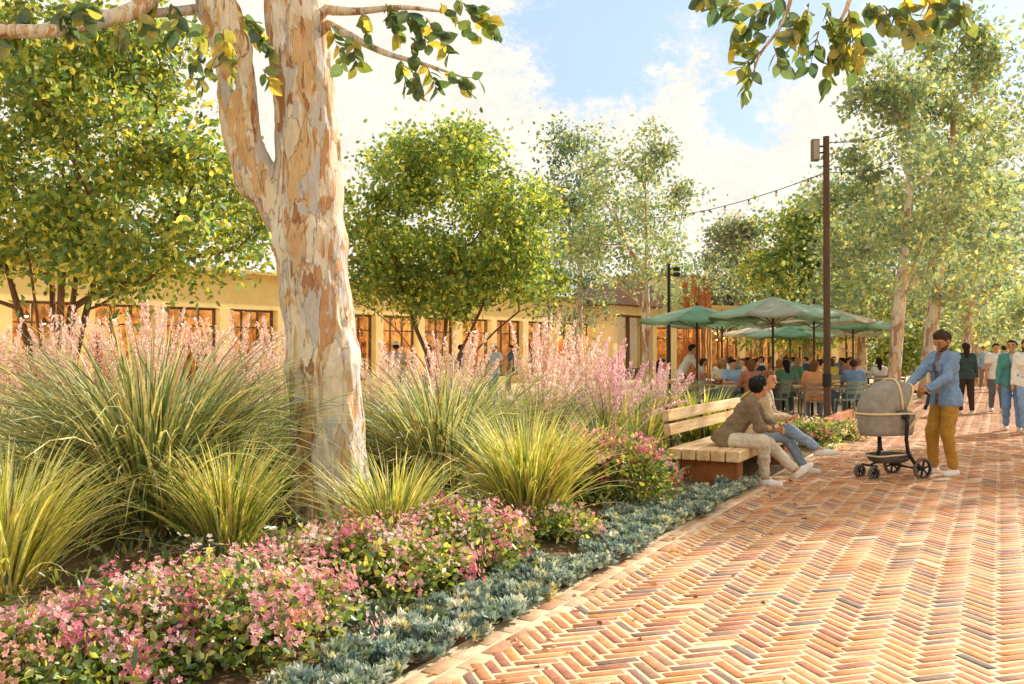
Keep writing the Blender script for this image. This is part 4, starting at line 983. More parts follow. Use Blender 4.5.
def shop(name, label, P0, ang, length, height, wtop, bay, pierw, nb, wallm, seed, sill=.35, depth=6.0, extra=None, group='low shop buildings'):
    """local x along the facade, local +y into the building"""
    r = random.Random(seed); T = thing(name, label, 'building', (P0[0], P0[1], 0), ang, group)
    mb = MB(); mb.box((length/2, .2, (wtop+height)/2), (length, .4, height-wtop))           # fascia
    mb.box((length/2, .18, sill/2), (length, .30, sill))
    for i in range(nb+1): mb.box((i*bay, .13, wtop/2), (pierw, .56, wtop-.004))
    mb.box((0.15, depth/2+.4, height/2), (.3, depth, height-.01)); mb.box((length-.15, depth/2+.4, height/2), (.3, depth, height-.01)); mb.box((length/2, depth+.55, height/2), (length, .3, height-.02))
    mb.build('wall', wallm, T, bevel=.012)
    MB().box((length/2, -.02, height+.03), (length+.3, .6, .12)).build('coping', mat('coping', (222, 190, 128), (196, 160, 104)), T, bevel=.01)
    MB().box((length/2, depth/2+.3, height-.16), (length-.2, depth-.2, .12)).build('roof', roofm, T)
    MB().box((length/2, 3.9, wtop/2+.2), (length-.7, .1, wtop+.4)).build('back_wall', amber, T)
    MB().box((length/2, depth/2, wtop+.25), (length-.7, depth-.5, .05)).build('ceiling', mat('shop_ceiling', (236, 196, 130), (210, 164, 96)), T)
    for i in range(nb):
        x0 = i*bay+pierw/2+.003; x1 = (i+1)*bay-pierw/2-.003; w = x1-x0; cx = (x0+x1)/2; f = MB(); z0 = sill+.01; z1 = wtop-.01
        for x in (x0+.035, x1-.035): f.box((x, .16, (z0+z1)/2), (.07, .10, z1-z0))
        for x in (cx,) if r.random() < .6 else (x0+w*.33, x0+w*.67): f.box((x, .16, (z0+z1)/2), (.05, .08, z1-z0-.14))
        f.box((cx, .16, z1-.035), (w-.142, .10, .07)); f.box((cx, .16, z0+.035), (w-.142, .10, .07)); f.box((cx, .163, z1-.62), (w-.146, .06, .05))
        fo = f.build('window_frame', frame_m, T, bevel=.004)
        MB().box((cx, .19, (z0+z1)/2), (w-.1, .012, z1-z0-.1)).build('pane', gm, fo)
        # shelves, goods, pendant lamps seen through the glass
        s_ = MB(); xx = cx+r.uniform(-.4, .4); yy = r.uniform(1.6, 3.2)
        if r.random() < .65:
            for k in range(4): s_.box((xx, yy, .45+k*.5), (1.2, .35, .04))
            for q in (-.6, .6): s_.box((xx+q, yy, 1.05), (.05, .38, 2.1))
            for k in range(4):
                for j in range(5):
                    hh_ = r.uniform(.1, .32); s_.box((xx-.48+j*.24, yy, .475+k*.5+hh_/2), (.14, .2, hh_))
        else:
            s_.box((xx, yy, .45), (1.3, .6, .9)); s_.box((xx, yy, .93), (1.4, .7, .06))
        s_.build('display_shelf', r.choice([woodin, mat('shop_goods', (150, 124, 90), (196, 132, 70), scale=7), mat('shop_goods_tan', (206, 160, 104), (150, 120, 96), scale=7)]), T)
        for k in range(2):
            lx = cx+r.uniform(-.7, .7); ly = r.uniform(.8, 2.6); lz = wtop-.35-r.random()*.35
            pd = MB(); pd.tube([(lx, ly, wtop+.2), (lx, ly, lz+.08)], .012, n=6); pd.lathe([(.02, lz+.16), (.12, lz+.02), (.125, lz)], c=(lx, ly, 0), n=12); pdo = pd.build('pendant_lamp', frame_m, T)
            MB().lathe([(.01, lz-.05), (.05, lz-.03), (.06, lz), (.05, lz+.03), (.01, lz+.04)], c=(lx, ly, 0), n=10).build('bulb', em_m, pdo)
        # added point lamps brighten the shop interior, one in every second bay
        if i % 2 == 0:
            la = bpy.data.lights.new('shop_fill_light', 'POINT'); la.energy = 105; la.color = (1, .78, .50); la.shadow_soft_size = .25
            lo = bpy.data.objects.new('shop_fill_light', la); link(lo, T); lo.location = (cx+bay/2, 2.0, wtop-.1)
    if extra: extra(T)
    return T
A1 = math.atan2(.769, .639)
fd_ = v3(.639, .769, 0); PF = v3(-14.5, 25.5, 0)-fd_*7.0
shop('shop_building', 'long low ochre shop building with amber windows, behind the grasses and the round tree', PF, A1, 37.6, 4.25, 3.0, 2.35, .42, 16, ochre, 5)
# cream portal standing proud of the facade
nrm = v3(.769, -.639, 0); PC = PF+fd_*36.0+nrm*1.6
T = thing('entrance_portal', 'cream portal with two tall windows under a dark gable roof', 'portal', tuple(PC), A1)
mb = MB(); mb.box((.2, .8, 1.75), (.4, 1.6, 3.5)); mb.box((4.2, .8, 1.75), (.4, 1.6, 3.5)); mb.box((2.2, .8, 3.72), (4.6, 1.7, .44)); mb.build('surround', cream, T, bevel=.02)
for x0 in (.42, 2.22):
    f = MB(); f.box((x0+.05, .5, 1.75), (.1, .1, 3.46)); f.box((x0+1.70, .5, 1.75), (.1, .1, 3.46)); f.box((x0+.875, .5, 3.43), (1.54, .1, .1)); f.box((x0+.875, .5, .3), (1.54, .1, .6)); fo = f.build('window_frame', frame_m, T)
    MB().box((x0+.875, .53, 1.98), (1.54, .012, 2.78)).build('pane', gm, fo)
gb = MB(); gb.add([(-.6, -.6, 3.96), (5.0, -.6, 3.96), (2.2, -.6, 5.3), (-.6, 3.2, 3.96), (5.0, 3.2, 3.96), (2.2, 3.2, 5.3)], [(0, 1, 2), (3, 5, 4), (0, 2, 5, 3), (1, 4, 5, 2), (0, 3, 4, 1)]); gb.build('gable_roof', mat('dark_timber_roof', (126, 84, 54), (92, 62, 44), scale=8, stretch=(1, 1, 5)), T)

# second building, cream, behind the terrace
P2b = v3(*at(636, 50)); A2 = math.atan2(58.0*1-50, (880-512)/F*58-(636-512)/F*50)
shop('cafe_building', 'cream cafe building with amber windows behind the terrace umbrellas', P2b, A2, 17.2, 4.1, 2.9, 2.45, .4, 7, cream, 9, sill=.1)
def box_bld():
    T = thing('upper_block', 'plain cream block with a flat roof rising behind the black lamp post', 'building', at(668, 58), A2+.1)
    MB().box((1.5, 2, 3.2), (6.0, 4, 6.4)).build('wall', cream, T, bevel=.02); MB().box((1.5, 2, 6.47), (6.4, 4.4, .14)).build('roof', roofm, T)
    f = MB(); 
    for k in range(3): f.box((-.3+k*1.6, -.03, 4.7), (1.0, .06, .9))
    f.build('shutter', frame_m, T)
box_bld()
# rusted steel sculpture: a thicket of notched blades
T = thing('steel_sculpture', 'rusty steel sculpture of tall notched blades behind the leftmost umbrella', 'sculpture', at(697, 30))
rust = mat('rusted_steel', (216, 138, 78), (172, 94, 52), rough=.85, scale=9, metallic=.1, bump=.3)
rs = random.Random(3)
for i in range(11):
    mb = MB(); x = -.45+i*.09; y = rs.uniform(-.25, .25); hgt = rs.uniform(3.7, 4.3); pts = []; w = []
    k = int(hgt/.16)
    for j in range(k): 
        z = j*.16; pts.append((x+.012*math.sin(j*1.3+i), y, z)); w.append(.028 if z < 2.7 else (.07 if j % 2 else .03))
    mb.tube(pts, w, n=6); mb.build('steel_blade', rust, T)
MB().box((0, 0, .05), (1.3, .9, .1)).build('plinth', mat('concrete', (190, 180, 164), (160, 150, 136), scale=5), T, bevel=.01)
# ================================================================ bench
timber = mat('pale_timber', (238, 216, 172), (200, 152, 96), rough=.75, scale=7, stretch=(.16, 1.4, 1.4), bump=.4, bscale=30, contrast=.2)
timber_leg = mat('brown_timber', (176, 112, 62), (130, 80, 46), rough=.8, scale=5, stretch=(1, 1, .4), bump=.3)
steel = mat('black_steel', (44, 42, 42), (32, 30, 30), rough=.5)
BL = 3.15
B = thing('bench', 'chunky pale timber bench with a low back and brown block legs', 'bench', st(9.60, 2.45), PATH_ANG)
for i in range(5):
    rj = random.Random(i); mb = MB(); mb.box((BL/2+rj.uniform(-.006, .006), .072+i*.162, .375), (BL, .146, .115)); mb.build('seat_board', timber, B, bevel=.008)
for i in range(2): MB().box((BL/2, .80+i*.02, .635+i*.155), (BL, .075, .125), Matrix.Rotation(-.12, 3, 'X')).build('back_board', timber, B, bevel=.008)
for x in (.24, BL-.5): MB().box((x, .38, .157), (.24, .66, .314)).build('leg', timber_leg, B, bevel=.01)
for x in (.32, BL/2, BL-.32): 
    mb = MB(); mb.box((x, .865, .56), (.05, .02, .62), Matrix.Rotation(-.12, 3, 'X')); mb.box((x, .6, .309), (.05, .55, .014)); mb.build('bracket', steel, B)

# ================================================================ people in front
FY = math.atan2(-DN[1], -DN[0])
def lapel(T, J):
    p = J['neck']; col_ = MB()
def collar(c):
    def f(T, J):
        n, sp, fw, lat = J['neck'], J['sp'], J['fw'], J['lat']
        P = [n-sp*.055+(fw*math.cos(a)*.075+lat*math.sin(a)*.078)+sp*(-.02*math.cos(a)) for a in np.linspace(-2.6-math.pi*.0, 2.6, 15)+math.pi]
        pr_ = [(a, b, .016, .016, .012) for a, b in zip(P[:-1], P[1:])]+[(a+sp*.022, b+sp*.022, .013, .013, .012) for a, b in zip(P[:-1], P[1:])]
        sdf_mesh('collar', pr_, .008, c, T)
    return f
TAUPE = (140, 122, 98)
person('dark haired person in taupe jacket and cream trousers seated at the near bench end', st(10.22, 2.74), FY, h=.0068,
       pelvis=(0, 0, .53), lean=.60, side=.14, twist=.12, hands=((.50, .31, .63), (.47, .19, .63)), feet=((.68, .38, .06), (.42, -.04, 0)), kneepole=((.3, .15, 1), (.3, -.25, 1)),
       elbowpole=((-.3, .9, -.3), (-.3, -.9, -.5)), look=(1.0, .12), skin=(206, 148, 108), hair=(34, 30, 30), hairstyle='full', top=TAUPE, top_name='jacket', open_jacket=(232, 222, 204),
       bottom=(226, 212, 190), shoe=(240, 234, 224), foot_dir=(.5, .1), foot_pitch=(.65, 0), grip=(((0, .3, 1), (.2, -1, 0)), ((0, .3, 1), (.2, 1, 0))), extra=collar(cloth('jacket140_122_98', TAUPE)))
person('auburn haired person in beige jacket and pale jeans, legs crossed, seated on the bench', st(11.28, 2.68), FY+.06, h=.0075,
       pelvis=(0, 0, .53), lean=.26, side=.0, twist=.0, hands=((.38, .08, .70), (.40, -.03, .70)), feet=((.76, .0, .24), (.56, .16, 0)), kneepole=((.3, -.1, 1), (.35, .3, 1)),
       elbowpole=((-.6, .6, -.6), (-.6, -.6, -.6)), look=(-.35, .0), skin=(220, 160, 122), hair=(150, 92, 50), hairstyle='bob', top=(214, 190, 154), top_name='jacket', open_jacket=(96, 96, 96), fem=True, S=.96,
       bottom=(150, 172, 196), bottom_name='jeans', shoe=(236, 230, 220), foot_dir=(.1, .1), foot_pitch=(.12, 0), extra=collar(cloth('jacket214_190_154', (214, 190, 154))))
DEN = (134, 162, 198)
def denim_bits(T, J):
    collar(cloth('jacket134_162_198', DEN))(T, J)
    fw, lat, sp, pe = J['fw'], J['lat'], J['sp'], J['pe']
    for sg in (1, -1):
        c = pe+sp*.36+fw*.138+lat*sg*.088
        mb = MB(); rot = Matrix((fw, lat, sp)).transposed(); mb.box(c, (.014, .085, .10), rot); mb.box(c+fw*.006+sp*.04, (.014, .088, .03), rot); mb.build('pocket', cloth('jacket134_162_198', DEN), T, bevel=.003)
MX, MY = 5.30, 11.0
person('bearded standing person in a denim jacket and mustard trousers looking down at the pram', (MX, MY, 0), R(194), h=.0068,
       pelvis=(0, 0, .965), S=1.0, lean=.05, twist=-.05, hands=((.37, .13, 1.045), (.45, -.13, 1.075)), feet=((.0, .13, 0), (.10, -.10, 0)), kneepole=((1, .1, 0), (1, -.1, 0)),
       elbowpole=((-.7, .7, -.5), (-.5, -.8, -.5)), look=(.12, -.48), skin=(196, 136, 96), hair=(78, 56, 42), hairstyle='quiff', beard=True, top=DEN, top_name='jacket', open_jacket=(120, 108, 104),
       bottom=(196, 146, 62), shoe=(240, 236, 230), foot_dir=(.25, -.1), grip=(((.2, .2, .9), (.2, -.9, 0)), ((.2, .2, .9), (.2, .9, 0))), extra=denim_bits)

# ================================================================ pram
PX, PY = 4.45, 10.72
PR = thing('pram', 'grey fabric pram with cream trim, black stem and spoked wheels', 'pram', (PX, PY, 0), math.atan2(MY-PY+.02, MX-PX)*.9); PR.scale = (.95, .95, .96)
gfab = mat('grey_canvas', (164, 156, 142), (132, 124, 114), rough=.95, scale=12, bump=.2, bscale=150)
dfab = mat('dark_grey_canvas', (110, 108, 106), (84, 84, 86), rough=.95, scale=12, bump=.2, bscale=150)
trim = mat('cream_trim', (236, 212, 168), (214, 184, 138), rough=.6)
# carrycot: rounded tub
def tub(zb, zt, L0, L1, W0, W1, n=32, p=.55, cx=0.0):
    V = []; rows = 7
    for i in range(rows):
        u = i/(rows-1); z = zb+(zt-zb)*u; l = L0+(L1-L0)*u**.6; w = W0+(W1-W0)*u**.6
        for k in range(n):
            a = 2*PI*k/n; c, s = math.cos(a), math.sin(a)
            V.append((cx+math.copysign(abs(c)**p, c)*l, math.copysign(abs(s)**p, s)*w, z))
    Fc = [(i*n+k, i*n+(k+1) % n, (i+1)*n+(k+1) % n, (i+1)*n+k) for i in range(rows-1) for k in range(n)]
    return V, Fc, n, rows
V, Fc, n, rows = tub(.535, .80, .33, .365, .165, .195); mb = MB(); mb.add(V, Fc+[tuple(range(n-1, -1, -1))]); o = mb.build('carrycot', gfab, PR, smooth=True); so_ = o.modifiers.new('s', 'SOLIDIFY'); so_.thickness = .014
mb = MB(); V2 = [(math.copysign(abs(math.cos(a))**.55, math.cos(a))*.372, math.copysign(abs(math.sin(a))**.55, math.sin(a))*.202, .805) for a in np.linspace(0, 2*PI, 41)]; mb.tube(V2, .014, n=8); mb.build('rim_trim', trim, PR, smooth=True)
# apron over the open half, canopy over the other
mb = MB(); rows_ = []
for i in range(9):
    x = .36-(i/8)*.33; w = .195*(max(0.0, 1-(max(0, (x-.2))/.165)**3))**.5+.002
    for k in range(9):
        y = (k/4-1)*w; rows_.append((x, y, .812+.05*(1-(k/4-1)**2)*min(1, (.37-x)*6)))
mb.add(rows_, [(i*9+k, i*9+k+1, (i+1)*9+k+1, (i+1)*9+k) for i in range(8) for k in range(8)]); mb.build('apron', gfab, PR, smooth=True)
V = []; na, nb = 22, 15; ccx = .075
for i in range(na):
    th = R(182-i*(182-58)/(na-1))
    for k in range(nb):
        q = math.cos(PI*k/(nb-1)); y = .205*q*(abs(q)**-.15 if abs(q) > 1e-3 else 1); kk = max(0, 1-abs(q)**3.2)**.5
        rad_x = .43+(.02 if i % 5 else .0); V.append((ccx+math.cos(th)*rad_x*(.25+.75*kk), y, .81+math.sin(th)*(.405 if i % 5 else .395)*(.12+.88*kk)))
mb = MB(); mb.add(V, [(i*nb+k, i*nb+k+1, (i+1)*nb+k+1, (i+1)*nb+k) for i in range(na-1) for k in range(nb-1)]); o = mb.build('canopy', gfab, PR, smooth=True); so_ = o.modifiers.new('s', 'SOLIDIFY'); so_.thickness = .008
for th_ in (58, 92): 
    th = R(th_); mb = MB(); pts = []
    for k in range(17):
        q = math.cos(PI*k/16); kk = max(0, 1-abs(q)**3.2)**.5; pts.append((ccx+math.cos(th)*.45*(.25+.75*kk), .214*q, .812+math.sin(th)*.418*(.12+.88*kk)))
    mb.tube(pts, .013, n=8); mb.build('canopy_piping', trim, PR, smooth=True)
for sg in (1, -1):
    mb = MB(); mb.box((.115, sg*.215, .77), (.10, .03, .055)); mb.tube([(.115, sg*.225, .80), (.12, sg*.235, .68), (.10, sg*.24, .50), (.12, sg*.245, .34), (.20, sg*.25, .22), (.30, sg*.255, .135)], .024, n=8); mb.build('frame_stem', steel, PR, bevel=.004, smooth=True)
    MB().tube([(.14, sg*.225, .62), (.36, sg*.215, .81), (.40, sg*.21, .85)], .019, n=8).build('handle_arm', trim, PR, smooth=True)
    MB().tube([(.40, sg*.21, .85), (.455, sg*.20, .92), (.51, sg*.17, 1.035)], .021, n=8).build('handle_grip', steel, PR, smooth=True)
MB().tube([(.51, -.17, 1.035), (.52, -.08, 1.06), (.52, .08, 1.06), (.51, .17, 1.035)], .018, n=8).build('handlebar', steel, PR, smooth=True)
MB().tube([(-.10, 0, .54), (-.10, 0, .36), (-.16, 0, .22)], .024, n=8).build('front_post', steel, PR, smooth=True)
V, Fc, n, rows = tub(.20, .30, .20, .27, .12, .19, cx=.04); mb = MB(); mb.add(V, Fc+[tuple(range(n-1, -1, -1))]); o = mb.build('shopping_basket', dfab, PR, smooth=True); so_ = o.modifiers.new('s', 'SOLIDIFY'); so_.thickness = .01
V2 = [(.04+math.copysign(abs(math.cos(a))**.55, math.cos(a))*.275, math.copysign(abs(math.sin(a))**.55, math.sin(a))*.195, .303+.02*math.cos(a)) for a in np.linspace(0, 2*PI, 41)]
MB().tube(V2, .010, n=8).build('basket_trim', trim, PR, smooth=True)
mb = MB(); mb.tube([(.32, -.28, .127), (.32, .28, .127)], .012, n=8); mb.tube([(-.24, -.12, .165), (-.24, .12, .165)], .014, n=8); mb.tube([(.32, 0, .127), (.1, 0, .19), (-.16, 0, .20), (-.24, 0, .17)], .013, n=8); mb.build('axle', steel, PR)
def wheel(x, y, r, wd=.038):
    mb = MB(); prof = [(r-.024, -wd/2), (r-.005, -wd/2), (r, -wd/4), (r, wd/4), (r-.005, wd/2), (r-.024, wd/2)]
    V = []; nn = 36
    for k in range(nn):
        a = 2*PI*k/nn
        for rr_, yy in prof: V.append((x+rr_*math.cos(a), y+yy, r+rr_*math.sin(a)))
    m_ = len(prof); Fc = [(k*m_+j, k*m_+(j+1) % m_, ((k+1) % nn)*m_+(j+1) % m_, ((k+1) % nn)*m_+j) for k in range(nn) for j in range(m_)]
    mb.add(V, Fc); T = mb.build('wheel', mat('rubber_tyre', (120, 108, 98), (96, 88, 82), rough=.8), PR, smooth=False)
    sp_ = MB(); sp_.lathe([(.02, -wd*.6), (.024, 0), (.02, wd*.6)], c=(x, y, r), n=12, axis='y')
    for k in range(6):
        a = k*PI/3+.3; sp_.box((x+math.cos(a)*(r-.012)/2, y, r+math.sin(a)*(r-.012)/2), (r-.02, wd*.5, .018 if r > .1 else .012), Matrix.Rotation(-a, 3, 'Y'))
    V = []; 
    for k in range(nn):
        a = 2*PI*k/nn
        for rr_, yy in ((r-.036, -wd*.35), (r-.023, -wd*.35), (r-.023, wd*.35), (r-.036, wd*.35)): V.append((x+rr_*math.cos(a), y+yy, r+rr_*math.sin(a)))
    sp_.add(V, [(k*4+j, k*4+(j+1) % 4, ((k+1) % nn)*4+(j+1) % 4, ((k+1) % nn)*4+j) for k in range(nn) for j in range(4)])
    sp_.build('rim', steel, T)
for sg in (1, -1): wheel(.32, sg*.265, .135); wheel(-.29, sg*.13, .085, .032)
for sg in (1, -1): MB().tube([(-.24, sg*.125, .175), (-.29, sg*.155, .14), (-.29, sg*.155, .09)], .011, n=6).build('fork', steel, PR)

# ================================================================ walkers
WG = 'people walking on the brick path'
def bag(T, J):
    p = J['pe']+np.array([.02, .20, .12]); mb = MB(); mb.box(p, (.24, .09, .26)); mb.build('shoulder_bag', cloth('bag', (150, 120, 84)), T, bevel=.03)
    MB().tube([p+v3(0, 0, .12), J['sh'][0]+v3(0, .01, .07), J['neck']+v3(.02, -.02, -.01)], .01, n=6).build('bag_strap', cloth('bag', (150, 120, 84)), T)
person('walker in a white shirt and dark grey jeans, left of the one in teal', at(996, 22.3), R(258), h=.014, feet=((.18, .09, 0), (-.14, -.08, .02)), hands=((.02, .26, .82), (.05, -.26, .84)), top=(240, 234, 224), top_name='shirt', sleeve=.4,
       bottom=(104, 108, 122), hair=(44, 36, 34), hairstyle='short', shoe=(230, 226, 220), S=.97, group=WG, look=(0, -.1))
person('walker in a teal cardigan and blue jeans near the right edge of the picture', at(1012, 16.9), R(250), h=.011, feet=((.16, .09, 0), (-.12, -.09, .02)), hands=((.16, .12, 1.18), (.05, -.27, .82)), top=(86, 150, 146), top_name='cardigan',
       bottom=(112, 148, 190), bottom_name='jeans', hair=(70, 46, 36), hairstyle='bun', fem=True, shoe=(226, 208, 184), group=WG, extra=bag, look=(-.3, 0), open_jacket=(176, 196, 190), S=.98)
person('walker in a loose white shirt cut by the right edge of the picture', at(1027, 16.6), R(255), h=.012, feet=((-.08, .09, 0), (.16, -.09, .0)), hands=((.12, .24, .92), (.0, -.25, .84)), top=(244, 238, 226), top_name='shirt',
       bottom=(140, 168, 200), bottom_name='jeans', hair=(90, 60, 40), hairstyle='long', fem=True, shoe=(226, 220, 214), group=WG)
person('dark clothed person with a teal scarf half hidden behind the standing bearded person', at(966, 21.5), R(80), h=.014, top=(58, 78, 78), top_name='coat', bottom=(62, 52, 50), hair=(50, 38, 32), hairstyle='long', fem=True, group=WG, feet=((.1, .1, 0), (-.1, -.1, 0)), S=.98)
person('far walker in a pale blue shirt beyond the white shirted walker', at(984, 36), R(262), h=.022, top=(160, 184, 214), bottom=(150, 130, 110), group=WG, feet=((.14, .1, 0), (-.1, -.1, 0)))
person('far walker in an orange top near the end of the path', at(1004, 34), R(85), h=.022, top=(222, 150, 106), bottom=(90, 96, 110), group=WG, feet=((.14, .1, 0), (-.1, -.1, 0)))
person('far walker in a cream dress top between the path trees', at(976, 48), R(262), h=.03, top=(236, 214, 190), bottom=(190, 150, 120), group=WG, fem=True, hairstyle='long')
# ---- people between the bed and the shops
SGp = 'people strolling past the shops'
person('person in a white cap and grey tee seen from behind, right of the big trunk', at(396, 25.5), R(95), h=.014, top=(214, 208, 204), sleeve=.4, bottom=(124, 150, 184), bottom_name='jeans', hat=(246, 242, 236), hands=((.08, .3, .9), (.08, -.3, .9)), group=SGp, S=1.03)
person('person in a rose top and pale shorts left of the round tree stem', at(428, 30), R(200), h=.018, top=(222, 180, 170), sleeve=.4, bottom=(200, 190, 190), group=SGp, fem=True, hairstyle='long')
person('person in dark clothes beside the round tree stem', at(461, 29), R(20), h=.018, top=(80, 94, 116), bottom=(66, 62, 66), group=SGp)
person('person in a white sun hat and pale blue shirt in front of the shop windows', at(494, 27.5), R(230), h=.016, top=(206, 216, 230), sleeve=.4, bottom=(138, 160, 196), bottom_name='jeans', hat=(244, 234, 220), hands=((.2, .2, 1.1), (.06, -.28, .86)), group=SGp)
person('person in a navy top right of the one in the sun hat', at(511, 31), R(190), h=.018, top=(74, 84, 108), sleeve=.4, bottom=(120, 104, 92), group=SGp, fem=True, hairstyle='bob')
person('child in a yellow tee walking past the shops left of the big trunk', at(262, 30), R(10), h=.018, top=(230, 200, 110), sleeve=.4, bottom=(110, 130, 160), group=SGp, S=.9)

# ================================================================ terrace furniture
chairm = mat('chair_brown', (158, 136, 112), (128, 108, 90), rough=.6)
chairg = mat('chair_green_grey', (146, 158, 140), (118, 130, 116), rough=.6)
def make_chair(m):
    T = thing('cafe_chair', 'x', 'chair', (0, 0, 0))
    s = MB()
    for k in range(5): s.box((-.17+k*.085, 0, .452), (.07, .42, .022))
    s.build('seat', m, T)
    b = MB(); rot = Matrix.Rotation(-.14, 3, 'Y')
    for z in (.60, .70, .80): b.box((-.235-(z-.45)*.14, 0, z), (.018, .40, .065), rot)
    b.build('backrest', m, T)
    for x, y in ((.19, .2), (.19, -.2)): MB().tube([(x+.02, y, 0), (x-.01, y, .44)], .015, n=6).build('leg', m, T)
    for y in (.2, -.2): MB().tube([(-.25, y, 0), (-.21, y, .44), (-.285, y, .85)], .015, n=6).build('leg', m, T)
    return T
def make_table():
    T = thing('cafe_table', 'x', 'table', (0, 0, 0)); MB().box((0, 0, .73), (.8, .8, .035)).build('tabletop', mat('table_top', (206, 170, 120), (176, 134, 88), rough=.5, scale=4, stretch=(.3, 1, 1)), T, bevel=.006)
    MB().tube([(0, 0, .02), (0, 0, .71)], .032, n=10).build('pedestal', steel, T); MB().lathe([(.24, .0), (.24, .015), (.05, .035)], n=20).build('base', steel, T)
    return T
def make_umbrella(m, m2, rad, hgt, apex):
    T = thing('cafe_umbrella', 'x', 'umbrella', (0, 0, 0)); mb = MB(); mb.tube([(0, 0, .06), (0, 0, apex-.02)], .028, n=10); mb.build('pole', mat('umbrella_pole', (74, 66, 56), (56, 50, 44), rough=.5), T)
    MB().lathe([(.3, 0), (.3, .06), (.06, .09)], n=20).build('base', mat('concrete', (190, 180, 164), (160, 150, 136), scale=5), T)
    MB().lathe([(.01, apex+.10), (.03, apex+.06), (.035, apex+.02), (.05, apex-.02)], n=12).build('finial', steel, T)
    for k in range(8):
        a0 = 2*PI*k/8; a1 = 2*PI*(k+1)/8; V = []; nr = 7; nc = 5
        for i in range(nr):
            u = i/(nr-1)
            for j in range(nc):
                w = j/(nc-1); x = rad*u*((1-w)*math.cos(a0)+w*math.cos(a1)); y = rad*u*((1-w)*math.sin(a0)+w*math.sin(a1))
                z = apex-(apex-hgt)*u**.92-.05*math.sin(PI*w)*u*math.sin(PI*min(1, u)*.5)*(1)
                V.append((x, y, z))
        for j in range(nc): 
            q = V[(nr-1)*nc+j]; V.append((q[0]*1.004, q[1]*1.004, q[2]-.06+.01*math.sin(j*2.4)))
        mb = MB(); mb.add(V, [(i*nc+j, i*nc+j+1, (i+1)*nc+j+1, (i+1)*nc+j) for i in range(nr) for j in range(nc-1)])
        o = mb.build('canopy_panel', m if k % 2 else m2, T, smooth=True); s = o.modifiers.new('s', 'SOLIDIFY'); s.thickness = .006
        mb = MB(); mb.tube([(0, 0, apex-.08), (rad*.97*math.cos(a0), rad*.97*math.sin(a0), hgt-.02)], .010, n=5); mb.tube([(0, 0, hgt-.22), (rad*.5*math.cos(a0), rad*.5*math.sin(a0), (apex+hgt)/2-.10)], .008, n=5)
        mb.build('rib', mat('rib_wood', (120, 92, 62), (90, 68, 48)), T)
    return T
def canvas(name, c):
    m, nt_, out_ = nodes_of(name); d = N(nt_, 'ShaderNodeBsdfDiffuse'); t = N(nt_, 'ShaderNodeBsdfTranslucent'); s = N(nt_, 'ShaderNodeMixShader', Fac=.45)
    nz_ = N(nt_, 'ShaderNodeTexNoise', Scale=3.0, Detail=5.0); r_ = ramp(nt_, [(.35, tuple(v*.82 for v in lin(c))), (.65, lin(c))]); nt_.links.new(nz_.outputs['Fac'], r_.inputs[0])
    nt_.links.new(r_.outputs[0], d.inputs[0]); nt_.links.new(r_.outputs[0], t.inputs[0]); nt_.links.new(d.outputs[0], s.inputs[1]); nt_.links.new(t.outputs[0], s.inputs[2]); nt_.links.new(s.outputs[0], out_.inputs[0]); return m
Cg = canvas('green_canvas', (150, 192, 166)); Cg2 = canvas('soft_green_canvas', (186, 214, 190)); Cw = canvas('offwhite_canvas', (236, 228, 208)); Cs = canvas('stone_canvas', (196, 200, 184))
TZ = .03
UG = 'umbrellas over the cafe terrace'
for (px, Y, rad, hgt, apex, a, b, lab) in [
    (697, 22.2, 1.50, 2.26, 2.62, Cg, Cg2, 'green umbrella, leftmost over the terrace, in front of the rusty sculpture'),
    (773, 20.2, 1.50, 2.30, 2.72, Cs, Cg2, 'largest nearest umbrella with grey and soft green panels'),
    (722, 27.0, 1.75, 2.30, 2.66, Cg2, Cs, 'soft green umbrella just behind the two nearest ones'),
    (814, 24.8, 1.60, 2.34, 2.80, Cw, Cg2, 'green and off white umbrella right behind the largest one, by the timber post'),
    (853, 28.5, 1.70, 2.26, 2.66, Cg, Cg2, 'green umbrella just right of the timber post'),
    (762, 37.0, 1.70, 2.20, 2.62, Cw, Cs, 'small far off white umbrella low behind the largest umbrella'),
    (790, 34.0, 1.70, 2.10, 2.48, Cg, Cg2, 'far green umbrella between two off white ones'),
    (846, 38.0, 1.80, 2.20, 2.62, Cw, Cw, 'far all off white umbrella right of the timber post')]:
    u = make_umbrella(a, b, rad, hgt, apex); tag(u, lab, 'umbrella', UG); u.location = at(px, Y, TZ); u.rotation_euler = (0, 0, px*.37)
ch0 = {0: make_chair(chairm), 1: make_chair(chairg)}; used = {0: 0, 1: 0}; tb0 = make_table(); tused = 0
SHIRTS = [('white', (238, 234, 226)), ('blue', (120, 146, 180)), ('orange', (216, 150, 100)), ('green', (104, 146, 120)), ('sky blue', (150, 182, 212)), ('cream', (232, 208, 170)), ('teal', (78, 130, 134)), ('rose', (216, 150, 140)), ('yellow', (226, 190, 90)), ('navy', (62, 74, 104)), ('grey', (150, 148, 146)), ('rust', (172, 112, 84))]
HAIRS = [((42, 34, 32), 'dark hair', 'short'), ((48, 34, 30), 'long black hair', 'long'), ((120, 78, 48), 'brown bob', 'bob'), ((66, 48, 40), 'brown short hair', 'short'), ((190, 150, 96), 'long fair hair', 'long')]
SKINS = [(206, 150, 110), (224, 170, 130), (150, 98, 68), (186, 128, 90)]
rt = random.Random(12); pc = 0
